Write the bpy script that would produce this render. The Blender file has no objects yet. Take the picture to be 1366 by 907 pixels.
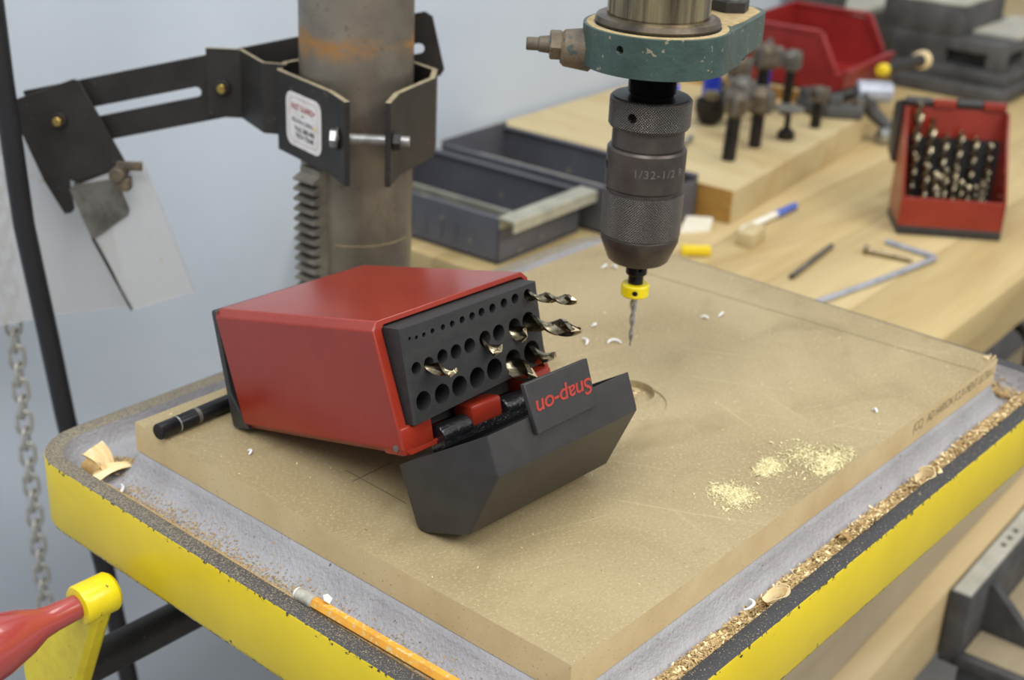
import bpy, bmesh, math, random
import numpy as np
from mathutils import Vector, Matrix
random.seed(4); rng = np.random.default_rng(4)
SC = bpy.context.scene; COL = SC.collection
PI = math.pi
V = Vector

# ------------------------------------------------------------------ camera, world, lights, exposure
CAM_LOC = V((-0.42254, -0.30610, 0.39594))
RC = ((0.65336632, -0.75577689, 0.04374642), (-0.28365521, -0.29797635, -0.91145478), (0.70189186, 0.58310495, -0.40906776))
cd = bpy.data.cameras.new('camera'); cam = bpy.data.objects.new('camera', cd); COL.objects.link(cam)
m = Matrix.Identity(4)
for r in range(3):
    m[r][0] = RC[0][r]; m[r][1] = -RC[1][r]; m[r][2] = -RC[2][r]; m[r][3] = CAM_LOC[r]
cam.matrix_world = m
cd.sensor_width = 36; cd.lens = 1847.18 / 1366 * 36; cd.clip_start = .01; cd.clip_end = 60
cd.dof.use_dof = True; cd.dof.focus_distance = .70; cd.dof.aperture_fstop = 8.5; cd.dof.aperture_blades = 7
SC.camera = cam
w = bpy.data.worlds.new('world'); SC.world = w; w.use_nodes = True
w.node_tree.nodes['Background'].inputs[0].default_value = (.93, .965, 1, 1)
w.node_tree.nodes['Background'].inputs[1].default_value = .62
vs = SC.view_settings; vs.view_transform = 'Standard'; vs.look = 'None'; vs.gamma = 1; vs.use_curve_mapping = False; vs.exposure = -.17
SC.display_settings.display_device = 'sRGB'

def area(name, loc, aim, sx, sy, power, col):
    l = bpy.data.lights.new(name, 'AREA'); l.shape = 'RECTANGLE'; l.size = sx; l.size_y = sy; l.energy = power; l.color = col
    o = bpy.data.objects.new(name, l); COL.objects.link(o); o.location = loc
    o.rotation_euler = (V(aim) - V(loc)).to_track_quat('-Z', 'Y').to_euler(); return o
area('ceiling_lamp_bench', (1.5, .35, 2.1), (1.35, .3, 0), 1.6, .5, 19, (1, .97, .92))
area('ceiling_lamp_aisle', (.6, -2.0, 1.9), (.4, 0, 0), 2.2, .7, 60, (1, .985, .95))
area('wall_fill_side', (-1.0, -.35, 1.7), (-.1, .85, -.7), 1.2, .8, 26, (.96, .98, 1))  # added fill from the side, aimed low to brighten the back wall
area('wall_fill_top', (-.25, .15, 2.0), (.0, .85, -.5), 1.2, .4, 13, (.97, .985, 1))  # extra fill set close to the back wall, added to lighten it

# ------------------------------------------------------------------ materials
def nt(name):
    M = bpy.data.materials.new(name); M.use_nodes = True
    return M, M.node_tree.nodes, M.node_tree.links, M.node_tree.nodes['Principled BSDF']
def noise(N, L, co, scale, detail=4, rough=.6, dist=0):
    n = N.new('ShaderNodeTexNoise'); n.inputs['Scale'].default_value = scale; n.inputs['Detail'].default_value = detail
    n.inputs['Roughness'].default_value = rough; n.inputs['Distortion'].default_value = dist; L.new(co, n.inputs['Vector']); return n.outputs['Fac']
def coords(N, L, scale=(1, 1, 1), rot=(0, 0, 0)):
    t = N.new('ShaderNodeTexCoord'); mp = N.new('ShaderNodeMapping'); mp.inputs['Scale'].default_value = scale; mp.inputs['Rotation'].default_value = rot
    L.new(t.outputs['Object'], mp.inputs['Vector']); return mp.outputs['Vector']
def ramp(N, L, fac, lo, hi, c0=(0, 0, 0, 1), c1=(1, 1, 1, 1)):
    r = N.new('ShaderNodeValToRGB'); r.color_ramp.elements[0].position = lo; r.color_ramp.elements[1].position = hi
    r.color_ramp.elements[0].color = c0; r.color_ramp.elements[1].color = c1; L.new(fac, r.inputs['Fac']); return r.outputs['Color']
def mix(N, L, fac, a, b):
    x = N.new('ShaderNodeMix'); x.data_type = 'RGBA'
    for s, v in ((x.inputs[0], fac), (x.inputs[6], a), (x.inputs[7], b)):
        if isinstance(v, (int, float)): s.default_value = v
        elif isinstance(v, tuple): s.default_value = v if len(v) == 4 else v + (1,)
        else: L.new(v, s)
    return x.outputs[2]
def math_(N, L, op, a, b=0., c=0., clamp=False):
    x = N.new('ShaderNodeMath'); x.operation = op; x.use_clamp = clamp
    for s, v in zip(x.inputs, (a, b, c)):
        if isinstance(v, (int, float)): s.default_value = v
        else: L.new(v, s)
    return x.outputs[0]
def bump(N, L, P, h, strength, dist=.001):
    b = N.new('ShaderNodeBump'); b.inputs['Strength'].default_value = strength; b.inputs['Distance'].default_value = dist
    L.new(h, b.inputs['Height']); L.new(b.outputs['Normal'], P.inputs['Normal'])
def S(r, g, b):   # sRGB 0..255 to linear
    f = lambda c: (c / 255) / 12.92 if c <= 10 else ((c / 255 + .055) / 1.055) ** 2.4
    return (f(r), f(g), f(b), 1)
def pbr(name, c1, c2=None, sc=30, rough=.5, metal=0, bmp=0, bsc=200, stretch=(1, 1, 1), lo=.35, hi=.65, coat=0, spec=.5, spots=None, spot_sc=400, spot_lo=.62, rvar=0, bd=.001, detail=5):
    M, N, L, P = nt(name)
    P.inputs['Roughness'].default_value = rough; P.inputs['Metallic'].default_value = metal
    P.inputs['Specular IOR Level'].default_value = spec; P.inputs['Coat Weight'].default_value = coat; P.inputs['Coat Roughness'].default_value = .12
    co = coords(N, L, stretch)
    if c2 is None: c2 = tuple(x * .82 for x in c1[:3]) + (1,)
    f = noise(N, L, co, sc, detail)
    col = ramp(N, L, f, lo, hi, c1, c2)
    if spots:
        f2 = noise(N, L, coords(N, L), spot_sc, 2)
        col = mix(N, L, ramp(N, L, f2, spot_lo, spot_lo + .04), col, spots)
    L.new(col, P.inputs['Base Color'])
    if rvar:
        L.new(math_(N, L, 'MULTIPLY_ADD', f, rvar, rough - rvar / 2), P.inputs['Roughness'])
    if bmp: bump(N, L, P, noise(N, L, coords(N, L, stretch), bsc, 3), bmp, bd)
    return M
MT = {}
MT['wall'] = pbr('painted_wall', S(196, 204, 214), S(184, 193, 204), 2.2, .55, bmp=.15, bsc=60, spots=S(160, 166, 172), spot_sc=14, spot_lo=.74)
MT['floor'] = pbr('concrete', S(150, 147, 142), S(126, 124, 120), 5, .6, bmp=.2, bsc=80)
MT['red'] = pbr('red_plastic', S(144, 47, 31), S(134, 41, 27), 18, .22, bmp=.05, bsc=900, spec=.5, spots=S(200, 90, 78), spot_sc=330, spot_lo=.78, bd=.0004)
MT['red_dull'] = pbr('dull_red_plastic', S(146, 36, 32), S(128, 30, 27), 25, .42)
MT['blk'] = pbr('black_plastic', S(52, 50, 49), S(44, 42, 41), 60, .42, bmp=.08, bsc=1500, bd=.0003, spots=S(86, 86, 88), spot_sc=500, spot_lo=.76)
MT['blk_foam'] = pbr('black_insert', S(46, 45, 44), S(37, 36, 36), 200, .6, bmp=.15, bsc=1800, bd=.0003, spots=S(80, 80, 82), spot_sc=700, spot_lo=.72, stretch=(1, .4, 1))
MT['blk_gloss'] = pbr('oily_black_plastic', S(30, 30, 32), S(22, 22, 24), 90, .16, bmp=.9, bsc=420, bd=.0008, coat=.4)
MT['blk_steel'] = pbr('black_steel', S(50, 46, 42), S(36, 33, 30), 30, .5, metal=.2, bmp=.1, bsc=500, spots=S(92, 84, 70), spot_sc=160, spot_lo=.69)
MT['blk_rod'] = pbr('black_rod', S(44, 44, 47), S(30, 30, 33), 50, .3, metal=.6)
MT['hss'] = pbr('gold_tool_steel', S(188, 172, 140), S(120, 108, 86), 160, .22, metal=1, rvar=.2)
MT['hss_dark'] = pbr('dark_tool_steel', S(172, 160, 132), S(104, 94, 76), 160, .25, metal=1, rvar=.2)
MT['steel'] = pbr('bright_steel', S(190, 190, 186), S(146, 146, 142), 80, .36, metal=.75, rvar=.2)
MT['tip'] = pbr('ground_tip', S(236, 212, 176), S(225, 200, 165), 80, .35, metal=.8)
MT['brass'] = pbr('brass', S(205, 180, 105), S(160, 130, 70), 200, .3, metal=1)
MT['galv'] = pbr('dull_metal', S(128, 124, 116), S(90, 88, 82), 60, .5, metal=.6, bmp=.2, bsc=300)
MT['cast'] = pbr('dark_cast_iron', S(92, 91, 90), S(66, 65, 65), 20, .6, metal=.3, bmp=.25, bsc=200)
MT['cast_top'] = pbr('machined_cast_iron', S(188, 184, 170), S(164, 160, 146), 20, .55, metal=.1)
MT['green'] = pbr('green_enamel', S(60, 80, 72), S(46, 63, 57), 34, .42, bmp=.8, bsc=150, spots=S(132, 124, 104), spot_sc=230, spot_lo=.66)
MT['grey_bin'] = pbr('grey_sheet_metal', S(98, 98, 104), S(84, 84, 90), 12, .5, metal=.2, spots=S(128, 124, 110), spot_sc=40, spot_lo=.7)
MT['bin_lip'] = pbr('worn_bin_lip', S(180, 178, 160), S(150, 148, 134), 30, .45, metal=.3)
MT['chain'] = pbr('galvanised_chain', S(205, 203, 194), S(170, 167, 158), 90, .4, metal=.5)
MT['pole'] = pbr('black_pole', S(28, 27, 30), S(22, 21, 24), 15, .5)
MT['lightwood'] = pbr('pale_shaving', S(240, 222, 178), S(226, 198, 144), 90, .7, stretch=(1, 3, 1))
MT['darkwood'] = pbr('brown_shaving', S(178, 144, 90), S(140, 108, 62), 120, .7)
MT['white'] = pbr('white_swarf', S(236, 236, 236), S(215, 215, 218), 60, .4)
MT['paper'] = pbr('white_paper', S(232, 228, 216), S(214, 208, 190), 30, .6)
MT['blue'] = pbr('blue_plastic', S(36, 62, 190), S(30, 50, 160), 30, .35)
MT['bluepen'] = pbr('pen_blue', S(84, 110, 190), S(70, 92, 170), 30, .35)
MT['yplast'] = pbr('yellow_plastic', S(236, 208, 40), S(222, 190, 30), 60, .35)
MT['ypaint'] = pbr('yellow_collar_paint', S(238, 216, 20), S(226, 200, 14), 100, .32, spots=S(96, 92, 50), spot_sc=260, spot_lo=.70)
MT['orange'] = pbr('pencil_orange', S(228, 164, 52), S(210, 140, 40), 60, .5, spots=S(204, 178, 124), spot_sc=420, spot_lo=.56)
MT['graphite'] = pbr('graphite', S(70, 66, 60), S(50, 48, 46), 60, .5)
MT['ink'] = pbr('engraving', S(106, 99, 92), None, 60, .5)
MT['redink'] = pbr('red_lettering', S(168, 56, 42), S(150, 46, 35), 90, .45)
MT['edgeink'] = pbr('edge_print', S(122, 112, 84), None, 60, .7)
MT['black_ink'] = pbr('black_print', S(40, 38, 38), None, 60, .6)
MT['grey_ink'] = pbr('grey_print', S(140, 140, 146), None, 60, .6)
MT['sticker'] = pbr('sticker_paper', S(232, 228, 226), S(214, 206, 198), 90, .4, spots=S(150, 130, 96), spot_sc=190, spot_lo=.7)
MT['powder'] = pbr('pale_powder', S(226, 215, 168), S(210, 196, 142), 300, .85)
MT['dust'] = pbr('sawdust', S(200, 174, 122), S(160, 128, 80), 260, .85, bmp=.8, bsc=500)
MT['ferrule'] = pbr('dull_ferrule', S(200, 196, 180), S(160, 155, 140), 200, .4, metal=.3)
MT['zinc'] = pbr('zinc_plated_steel', S(176, 180, 192), S(150, 154, 166), 60, .35, metal=.25)
MT['finedust'] = pbr('fine_wood_dust', S(184, 164, 122), S(160, 138, 96), 200, .9, bmp=.15, bsc=900, bd=.0003)
MT['rimdust'] = pbr('grey_wood_dust', S(158, 146, 120), S(130, 120, 98), 260, .9)
MT['dull_cutter'] = pbr('dull_cutter_steel', S(120, 108, 90), S(76, 68, 58), 90, .5, metal=.6)
MT['grip'] = None

def m_mdf():
    M, N, L, P = nt('fibreboard'); P.inputs['Roughness'].default_value = .5; P.inputs['Specular IOR Level'].default_value = .35
    co = coords(N, L)
    base = ramp(N, L, noise(N, L, co, 7, 5, .55, .6), .36, .66, S(166, 149, 113), S(143, 126, 91))
    fib = noise(N, L, coords(N, L, (1, 1.6, 1), (0, 0, .6)), 430, 3, .7)
    c = mix(N, L, ramp(N, L, fib, .52, .70), base, S(182, 166, 128))
    c = mix(N, L, ramp(N, L, noise(N, L, co, 700, 2), .63, .72), c, S(132, 108, 66))
    st = noise(N, L, coords(N, L, (1, 2.2, 1), (0, 0, .35)), 11, 3, .5, .8)
    c = mix(N, L, math_(N, L, 'MULTIPLY', ramp(N, L, st, .57, .72), .5), c, S(126, 108, 72))
    # thin straight scratches of their own shape
    for rz, sc, ph in ((.35, 9, 0), (1.9, 12, .4), (-.5, 7, .1)):
        wv = N.new('ShaderNodeTexWave'); wv.inputs['Scale'].default_value = sc; wv.inputs['Distortion'].default_value = 1.6; wv.inputs['Phase Offset'].default_value = ph * 6
        wv.inputs['Detail Scale'].default_value = .6
        L.new(coords(N, L, (1, 1, 1), (0, 0, rz)), wv.inputs['Vector'])
        msk = math_(N, L, 'MULTIPLY', ramp(N, L, wv.outputs['Fac'], .9985, .9998), ramp(N, L, noise(N, L, coords(N, L, (1, 1, 1), (0, 0, rz)), 9, 1), .55, .7))
        c = mix(N, L, math_(N, L, 'MULTIPLY', msk, .30), c, S(206, 190, 150))
    L.new(c, P.inputs['Base Color']); bump(N, L, P, fib, .12, .0004); return M
MT['mdf'] = m_mdf()
MT['mdf_edge'] = pbr('fibreboard_edge', S(212, 190, 146), S(198, 174, 128), 22, .7, bmp=.25, bsc=600, bd=.0004, spots=S(150, 124, 80), spot_sc=600, spot_lo=.66)
MT['pencil_line'] = pbr('pencil_mark', S(112, 100, 74), None, 60, .6)

def m_yellow():
    M, N, L, P = nt('yellow_enamel'); P.inputs['Roughness'].default_value = .36
    t = N.new('ShaderNodeTexCoord'); sx = N.new('ShaderNodeSeparateXYZ'); L.new(t.outputs['Object'], sx.inputs[0])
    z = math_(N, L, 'ADD', sx.outputs['Z'], .044)
    e = math_(N, L, 'MULTIPLY', math_(N, L, 'POWER', math_(N, L, 'MULTIPLY', math_(N, L, 'ABSOLUTE', z), 1 / .0235), 6), .27)
    n = noise(N, L, t.outputs['Object'], 230, 4, .65)
    ch = ramp(N, L, math_(N, L, 'ADD', n, e), .74, .77)
    base = ramp(N, L, noise(N, L, t.outputs['Object'], 12, 4), .35, .65, S(230, 203, 30), S(218, 191, 24))
    L.new(mix(N, L, ch, base, S(52, 50, 40)), P.inputs['Base Color']); bump(N, L, P, noise(N, L, t.outputs['Object'], 120, 3), .12, .001); return M
MT['yellow'] = m_yellow()
def m_rimtop():
    M, N, L, P = nt('dusty_rim'); P.inputs['Roughness'].default_value = .6
    t = N.new('ShaderNodeTexCoord'); sx = N.new('ShaderNodeSeparateXYZ'); L.new(t.outputs['Object'], sx.inputs[0])
    dusty = math_(N, L, 'ADD', math_(N, L, 'MULTIPLY', sx.outputs['Y'], 1.1), .02, clamp=True)   # more dust lies towards the wall end
    n = noise(N, L, t.outputs['Object'], 900, 3, .7)
    sp = ramp(N, L, math_(N, L, 'ADD', n, math_(N, L, 'MULTIPLY', dusty, .45)),   .60, .74)
    base = mix(N, L, dusty, S(52, 52, 55), S(112, 106, 98))
    L.new(mix(N, L, sp, base, S(140, 129, 106)), P.inputs['Base Color']); bump(N, L, P, n, .5, .0008); return M
MT['rimtop'] = m_rimtop()
MT['tray'] = pbr('grey_painted_casting', S(163, 161, 163), S(149, 147, 149), 30, .5, bmp=.8, bsc=380, bd=.0014, spots=S(84, 82, 86), spot_sc=260, spot_lo=.71)
def m_column():
    M, N, L, P = nt('rusty_steel_column'); P.inputs['Roughness'].default_value = .42
    co = coords(N, L, (1, 1, 1)); t = N.new('ShaderNodeTexCoord'); sx = N.new('ShaderNodeSeparateXYZ'); L.new(t.outputs['Object'], sx.inputs[0])
    base = ramp(N, L, noise(N, L, co, 14, 6, .6), .3, .7, S(142, 133, 118), S(96, 88, 77))
    base = mix(N, L, ramp(N, L, noise(N, L, co, 130, 3), .62, .74), base, S(92, 84, 72))
    base = mix(N, L, ramp(N, L, noise(N, L, coords(N, L, (1, 1, .3)), 22, 4), .58, .74), base, S(98, 84, 78))
    z = math_(N, L, 'SUBTRACT', 1, math_(N, L, 'MULTIPLY', math_(N, L, 'ABSOLUTE', math_(N, L, 'SUBTRACT', sx.outputs['Z'], .176)), 22), clamp=True)
    ru = noise(N, L, coords(N, L, (1, 1, 2.2)), 24, 8, .75)
    rf = ramp(N, L, math_(N, L, 'MULTIPLY', math_(N, L, 'MULTIPLY', ru, z), math_(N, L, 'ADD', noise(N, L, coords(N, L, (1, 1, 1), (0, 0, 2.2)), 16, 2), .55)), .40, .58)
    L.new(mix(N, L, rf, base, S(150, 108, 56)), P.inputs['Base Color'])
    L.new(math_(N, L, 'MULTIPLY_ADD', rf, .3, .4), P.inputs['Roughness'])
    L.new(math_(N, L, 'MULTIPLY_ADD', rf, -.4, .45), P.inputs['Metallic'])
    bump(N, L, P, noise(N, L, co, 240, 3), .12, .0006); return M
MT['column'] = m_column()
MT['rack'] = pbr('rack_steel', S(132, 126, 112), S(96, 92, 84), 40, .5, metal=.3, spots=S(176, 146, 84), spot_sc=60, spot_lo=.66, bmp=.15)
MT['quill'] = pbr('polished_quill', S(190, 174, 132), S(96, 86, 72), 90, .2, metal=1, stretch=(1, 1, .05), lo=.38, hi=.62)
MT['ring'] = pbr('oily_ring', S(104, 92, 74), S(66, 59, 50), 60, .35, metal=.4, bmp=.2)
MT['rusty'] = pbr('rusty_casting', S(118, 102, 80), S(82, 74, 63), 90, .6, metal=.2, bmp=.4, bsc=300, spots=S(70, 78, 74), spot_sc=120, spot_lo=.6)
def m_knurl(knurl=True, name='knurled_steel'):
    M, N, L, P = nt(name); P.inputs['Metallic'].default_value = .55; P.inputs['Roughness'].default_value = .36
    t = N.new('ShaderNodeTexCoord'); sx = N.new('ShaderNodeSeparateXYZ'); L.new(t.outputs['Object'], sx.inputs[0])
    base = ramp(N, L, noise(N, L, t.outputs['Object'], 60, 4), .35, .65, S(88, 80, 73), S(70, 63, 57))
    if knurl:
        an = math_(N, L, 'MULTIPLY', math_(N, L, 'ARCTAN2', sx.outputs['Y'], sx.outputs['X']), 92)
        zz = math_(N, L, 'MULTIPLY', sx.outputs['Z'], 92 / .0242)
        a = math_(N, L, 'SINE', math_(N, L, 'ADD', an, zz)); b = math_(N, L, 'SINE', math_(N, L, 'SUBTRACT', an, zz))
        h = math_(N, L, 'MINIMUM', a, b)
        c = mix(N, L, ramp(N, L, h, -.1, .55), S(62, 58, 55), S(150, 144, 136))
        L.new(c, P.inputs['Base Color']); bump(N, L, P, h, 1, .0003)
    else:
        L.new(base, P.inputs['Base Color'])
    return M
MT['knurl'] = m_knurl(); MT['chuck'] = m_knurl(False, 'blued_chuck_steel')
MT['thread'] = pbr('dark_thread', S(48, 44, 42), S(32, 30, 29), 60, .35, metal=.6)
def m_wood(name, c1, c2, c3, ax=(.12, 1, 1), rough=.5, sc=24):
    M, N, L, P = nt(name); P.inputs['Roughness'].default_value = rough; P.inputs['Specular IOR Level'].default_value = .35
    co = coords(N, L, ax)
    g = noise(N, L, co, sc, 5, .6, .8)
    c = ramp(N, L, g, .32, .7, c1, c2)
    k = noise(N, L, coords(N, L, (ax[0] * 2.5, 1, 1)), 7, 3, .5, 1.2)
    c = mix(N, L, math_(N, L, 'MULTIPLY', ramp(N, L, k, .58, .72), .6), c, c3)
    L.new(c, P.inputs['Base Color']); return M
MT['bench'] = m_wood('bench_wood', S(196, 176, 130), S(180, 156, 109), S(164, 138, 91))
MT['bench2'] = m_wood('bench_wood_warm', S(190, 169, 121), S(173, 148, 100), S(157, 130, 82))
MT['block'] = m_wood('block_wood', S(198, 181, 138), S(184, 162, 117), S(176, 144, 92), (1, .2, 1))
MT['block_end'] = m_wood('block_end_grain', S(176, 136, 70), S(150, 108, 50), S(134, 94, 44), (.4, 1, 3))
MT['shelf'] = m_wood('dusty_shelf', S(164, 150, 122), S(146, 132, 106), S(130, 116, 92))
MT['rail'] = m_wood('lumber', S(200, 178, 136), S(184, 160, 116), S(172, 144, 100))
def m_clear():
    M, N, L, P = nt('scuffed_clear_plastic'); P.inputs['Roughness'].default_value = .25
    co = coords(N, L)
    c = mix(N, L, ramp(N, L, noise(N, L, co, 40, 3), .66, .74), S(206, 204, 202), S(196, 182, 140))
    L.new(c, P.inputs['Base Color']); P.inputs['Alpha'].default_value = .52
    L.new(math_(N, L, 'MULTIPLY_ADD', noise(N, L, co, 14, 4), .25, .36), P.inputs['Alpha'])
    return M
MT['clear'] = m_clear()
M, N, L, P = nt('red_translucent_grip'); P.inputs['Base Color'].default_value = S(160, 64, 60); P.inputs['Roughness'].default_value = .22
P.inputs['Subsurface Weight'].default_value = .35; P.inputs['Subsurface Radius'].default_value = (.012, .003, .002); P.inputs['Subsurface Scale'].default_value = 1.
P.inputs['Coat Weight'].default_value = .6; MT['grip'] = M

# ------------------------------------------------------------------ mesh helpers
def bm_new(): return bmesh.new()
def xf(bm, vs_, M):
    if M is not None: bmesh.ops.transform(bm, matrix=M, verts=vs_)
def box(bm, c, s, M=None, bev=0):
    r = bmesh.ops.create_cube(bm, size=1.0); v = r['verts']
    bmesh.ops.scale(bm, vec=V(s), verts=v); bmesh.ops.translate(bm, vec=V(c), verts=v)
    if bev:
        ed = list({e for q in v for e in q.link_edges})
        r = bmesh.ops.bevel(bm, geom=ed, offset=bev, segments=2, affect='EDGES', profile=.5); v = list({q for f in r['faces'] for q in f.verts} | {q for q in v if q.is_valid})
    xf(bm, v, M); return v
def lathe(bm, prof, seg=48, M=None, cap=True):
    """prof: list of (r, z) ; axis z"""
    rings = []
    for r, z in prof:
        rings.append([bm.verts.new((r * math.cos(2 * PI * i / seg), r * math.sin(2 * PI * i / seg), z)) for i in range(seg)])
    for a, b in zip(rings, rings[1:]):
        for i in range(seg):
            j = (i + 1) % seg; bm.faces.new((a[i], a[j], b[j], b[i]))
    if cap:
        bm.faces.new(list(reversed(rings[0]))); bm.faces.new(rings[-1])
    v = [q for r in rings for q in r]; xf(bm, v, M); return v
def along(p0, p1):
    p0, p1 = V(p0), V(p1); d = p1 - p0
    return Matrix.Translation(p0) @ d.to_track_quat('Z', 'Y').to_matrix().to_4x4(), d.length
def cyl(bm, p0, p1, r, r2=None, seg=24, ch=0):
    M, L_ = along(p0, p1); r2 = r if r2 is None else r2
    pr = [(r, 0), (r2, L_)] if not ch else [(r - ch, 0), (r, ch), (r2, L_ - ch), (r2 - ch, L_)]
    return lathe(bm, pr, seg, M)
def prism(bm, poly, lo, hi, axes='xz', M=None):
    """extrude a 2D polygon (in the axes given) along the remaining axis from lo to hi"""
    rem = [a for a in 'xyz' if a not in axes][0]
    def P_(p, h):
        d = {axes[0]: p[0], axes[1]: p[1], rem: h}; return (d['x'], d['y'], d['z'])
    a = [bm.verts.new(P_(p, lo)) for p in poly]; b = [bm.verts.new(P_(p, hi)) for p in poly]
    n = len(poly); bm.faces.new(a); bm.faces.new(list(reversed(b)))
    for i in range(n): bm.faces.new((a[i], b[i], b[(i + 1) % n], a[(i + 1) % n]))
    xf(bm, a + b, M); return a + b
def tube(bm, pts, r, seg=10, closed=False):
    pts = [V(p) for p in pts]; n = len(pts); rings = []; up = None
    for i, p in enumerate(pts):
        t = (pts[(i + 1) % n] - pts[i - 1]) if closed else (pts[min(i + 1, n - 1)] - pts[max(i - 1, 0)])
        t.normalize()
        if up is None: up = t.orthogonal().normalized()
        up = (up - t * up.dot(t)).normalized(); s = t.cross(up)
        rr = r[i] if isinstance(r, (list, tuple)) else r
        rings.append([bm.verts.new(p + (up * math.cos(2 * PI * k / seg) + s * math.sin(2 * PI * k / seg)) * rr) for k in range(seg)])
    for i in range(n if closed else n - 1):
        a, b = rings[i], rings[(i + 1) % n]
        for k in range(seg): bm.faces.new((a[k], a[(k + 1) % seg], b[(k + 1) % seg], b[k]))
    if not closed: bm.faces.new(list(reversed(rings[0]))); bm.faces.new(rings[-1])
def done(bm, name, angle=35):
    bmesh.ops.recalc_face_normals(bm, faces=bm.faces)
    me = bpy.data.meshes.new(name); bm.to_mesh(me); bm.free()
    me.polygons.foreach_set('use_smooth', [True] * len(me.polygons)); me.set_sharp_from_angle(angle=math.radians(angle)); return me
def obj(name, bm, mat, parent=None, bev=0, angle=35, label=None):
    me = bm if isinstance(bm, bpy.types.Mesh) else done(bm, name, angle)
    if mat is not None: me.materials.clear(); me.materials.append(MT[mat] if isinstance(mat, str) else mat)
    o = bpy.data.objects.new(name, me); COL.objects.link(o)
    if parent: o.parent = parent
    if bev:
        b = o.modifiers.new('bevel', 'BEVEL'); b.width = bev; b.segments = 2; b.limit_method = 'ANGLE'; b.angle_limit = math.radians(40); b.harden_normals = False
    if label: o['label'] = label
    return o
def tag(o, label, cat, group=None):
    o['label'] = label; o['category'] = cat
    if group: o['group'] = group
    return o
def thing(name, label, cat, loc=(0, 0, 0), rotz=0, group=None, M=None):
    o = bpy.data.objects.new(name, None); COL.objects.link(o)
    if M is not None: o.matrix_world = M
    else: o.location = loc; o.rotation_euler = (0, 0, rotz)
    o.empty_display_size = .02
    return tag(o, label, cat, group)
def boolean(me, cutter_bm):
    """mesh minus cutter, evaluated once"""
    a = bpy.data.objects.new('tmp_a', me); b = bpy.data.objects.new('tmp_b', done(cutter_bm, 'tmp'))
    COL.objects.link(a); COL.objects.link(b)
    md = a.modifiers.new('b', 'BOOLEAN'); md.object = b; md.operation = 'DIFFERENCE'; md.solver = 'EXACT'
    dg = bpy.context.evaluated_depsgraph_get(); dg.update()
    r = bpy.data.meshes.new_from_object(a.evaluated_get(dg))
    for q in (a, b): bpy.data.objects.remove(q)
    r.polygons.foreach_set('use_smooth', [True] * len(r.polygons)); r.set_sharp_from_angle(angle=math.radians(30))
    return r
def text_mesh(body, size, extrude=.0002, align='LEFT', shear=0., space=1., bold=0.):
    c = bpy.data.curves.new('t', 'FONT'); c.body = body; c.size = size; c.extrude = extrude; c.align_x = align; c.align_y = 'CENTER'; c.shear = shear; c.space_character = space; c.offset = bold
    o = bpy.data.objects.new('t', c); COL.objects.link(o); dg = bpy.context.evaluated_depsgraph_get(); dg.update()
    me = bpy.data.meshes.new_from_object(o.evaluated_get(dg)); bpy.data.objects.remove(o); return me
def struct(name, bm, mat): o = obj(name, bm, mat); o['kind'] = 'structure'; return o
def flakes(name, pts, size, mat, thick=.0003, kind=True, parent=None, lift=.6, elong=2.2):
    """a scatter of small bent chips with thickness ignored; pts: (x,y,z)"""
    n = len(pts); pts = np.array(pts); an = rng.uniform(0, 2 * PI, n); L_ = size * rng.uniform(.4, 1.5, n); W_ = L_ / elong * rng.uniform(.5, 1.3, n)
    ti = rng.uniform(-lift, lift, n); ro = rng.uniform(-lift, lift, n)
    ax = np.stack([np.cos(an), np.sin(an), np.sin(ti)], 1) * L_[:, None] / 2
    bx_ = np.stack([-np.sin(an), np.cos(an), np.sin(ro)], 1) * W_[:, None] / 2
    up = np.zeros((n, 3)); up[:, 2] = L_ * .18
    vv = np.stack([pts - ax - bx_, pts - ax + bx_, pts + bx_ + up, pts - bx_ + up, pts + ax + bx_, pts + ax - bx_], 1).reshape(-1, 3)
    base = np.arange(n)[:, None] * 6
    fc = np.concatenate([base + np.array([0, 3, 2, 1]), base + np.array([3, 5, 4, 2])], 0)
    me = bpy.data.meshes.new(name); me.from_pydata(vv.tolist(), [], fc.tolist()); me.update()
    o = obj(name, me, mat, parent)
    if kind: o['kind'] = 'stuff'
    return o

# ------------------------------------------------------------------ the setting
TH = math.atan2(.0522, .9986)
def bw(a, b, z=-.15): return V((a * .99863 - b * .05225, a * .05225 + b * .99863, z))
BW = Matrix.Rotation(TH, 4, 'Z')
bm = bm_new(); box(bm, (1.2, .856 + .05, .35), (6, .1, 2.6), BW); struct('wall_back', bm, 'wall')
bm = bm_new(); box(bm, (1.2, -.6, -.975), (6, 3.2, .05), BW); struct('floor', bm, 'floor')

# ------------------------------------------------------------------ drill press table
def rloop(x0, x1, y0, y1, r, z, seg=8):
    o = []
    for cx, cy, a0 in ((x1 - r, y1 - r, 0), (x0 + r, y1 - r, PI / 2), (x0 + r, y0 + r, PI), (x1 - r, y0 + r, 1.5 * PI)):
        for k in range(seg + 1):
            a = a0 + PI / 2 * k / seg; o.append((cx + r * math.cos(a), cy + r * math.sin(a), z))
    return o
def loops(bm, ls, cap0=False, cap1=False):
    R_ = [[bm.verts.new(p) for p in l] for l in ls]; n = len(R_[0])
    for a, b in zip(R_, R_[1:]):
        for i in range(n): bm.faces.new((a[i], a[(i + 1) % n], b[(i + 1) % n], b[i]))
    if cap0: bm.faces.new(R_[0])
    if cap1: bm.faces.new(R_[-1])
X0, X1, Y0, Y1 = -.0445, .532, -.038, .3925
W_, D_ = .4815, .3365      # fibreboard
table = thing('drill_press_table', 'yellow-edged cast iron drill press table with grey tray under the fibreboard', 'table', (0, 0, 0))
def OL(ins, z, r): return rloop(X0 + ins, X1 - ins, Y0 + ins, Y1 - ins, r, z)
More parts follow.
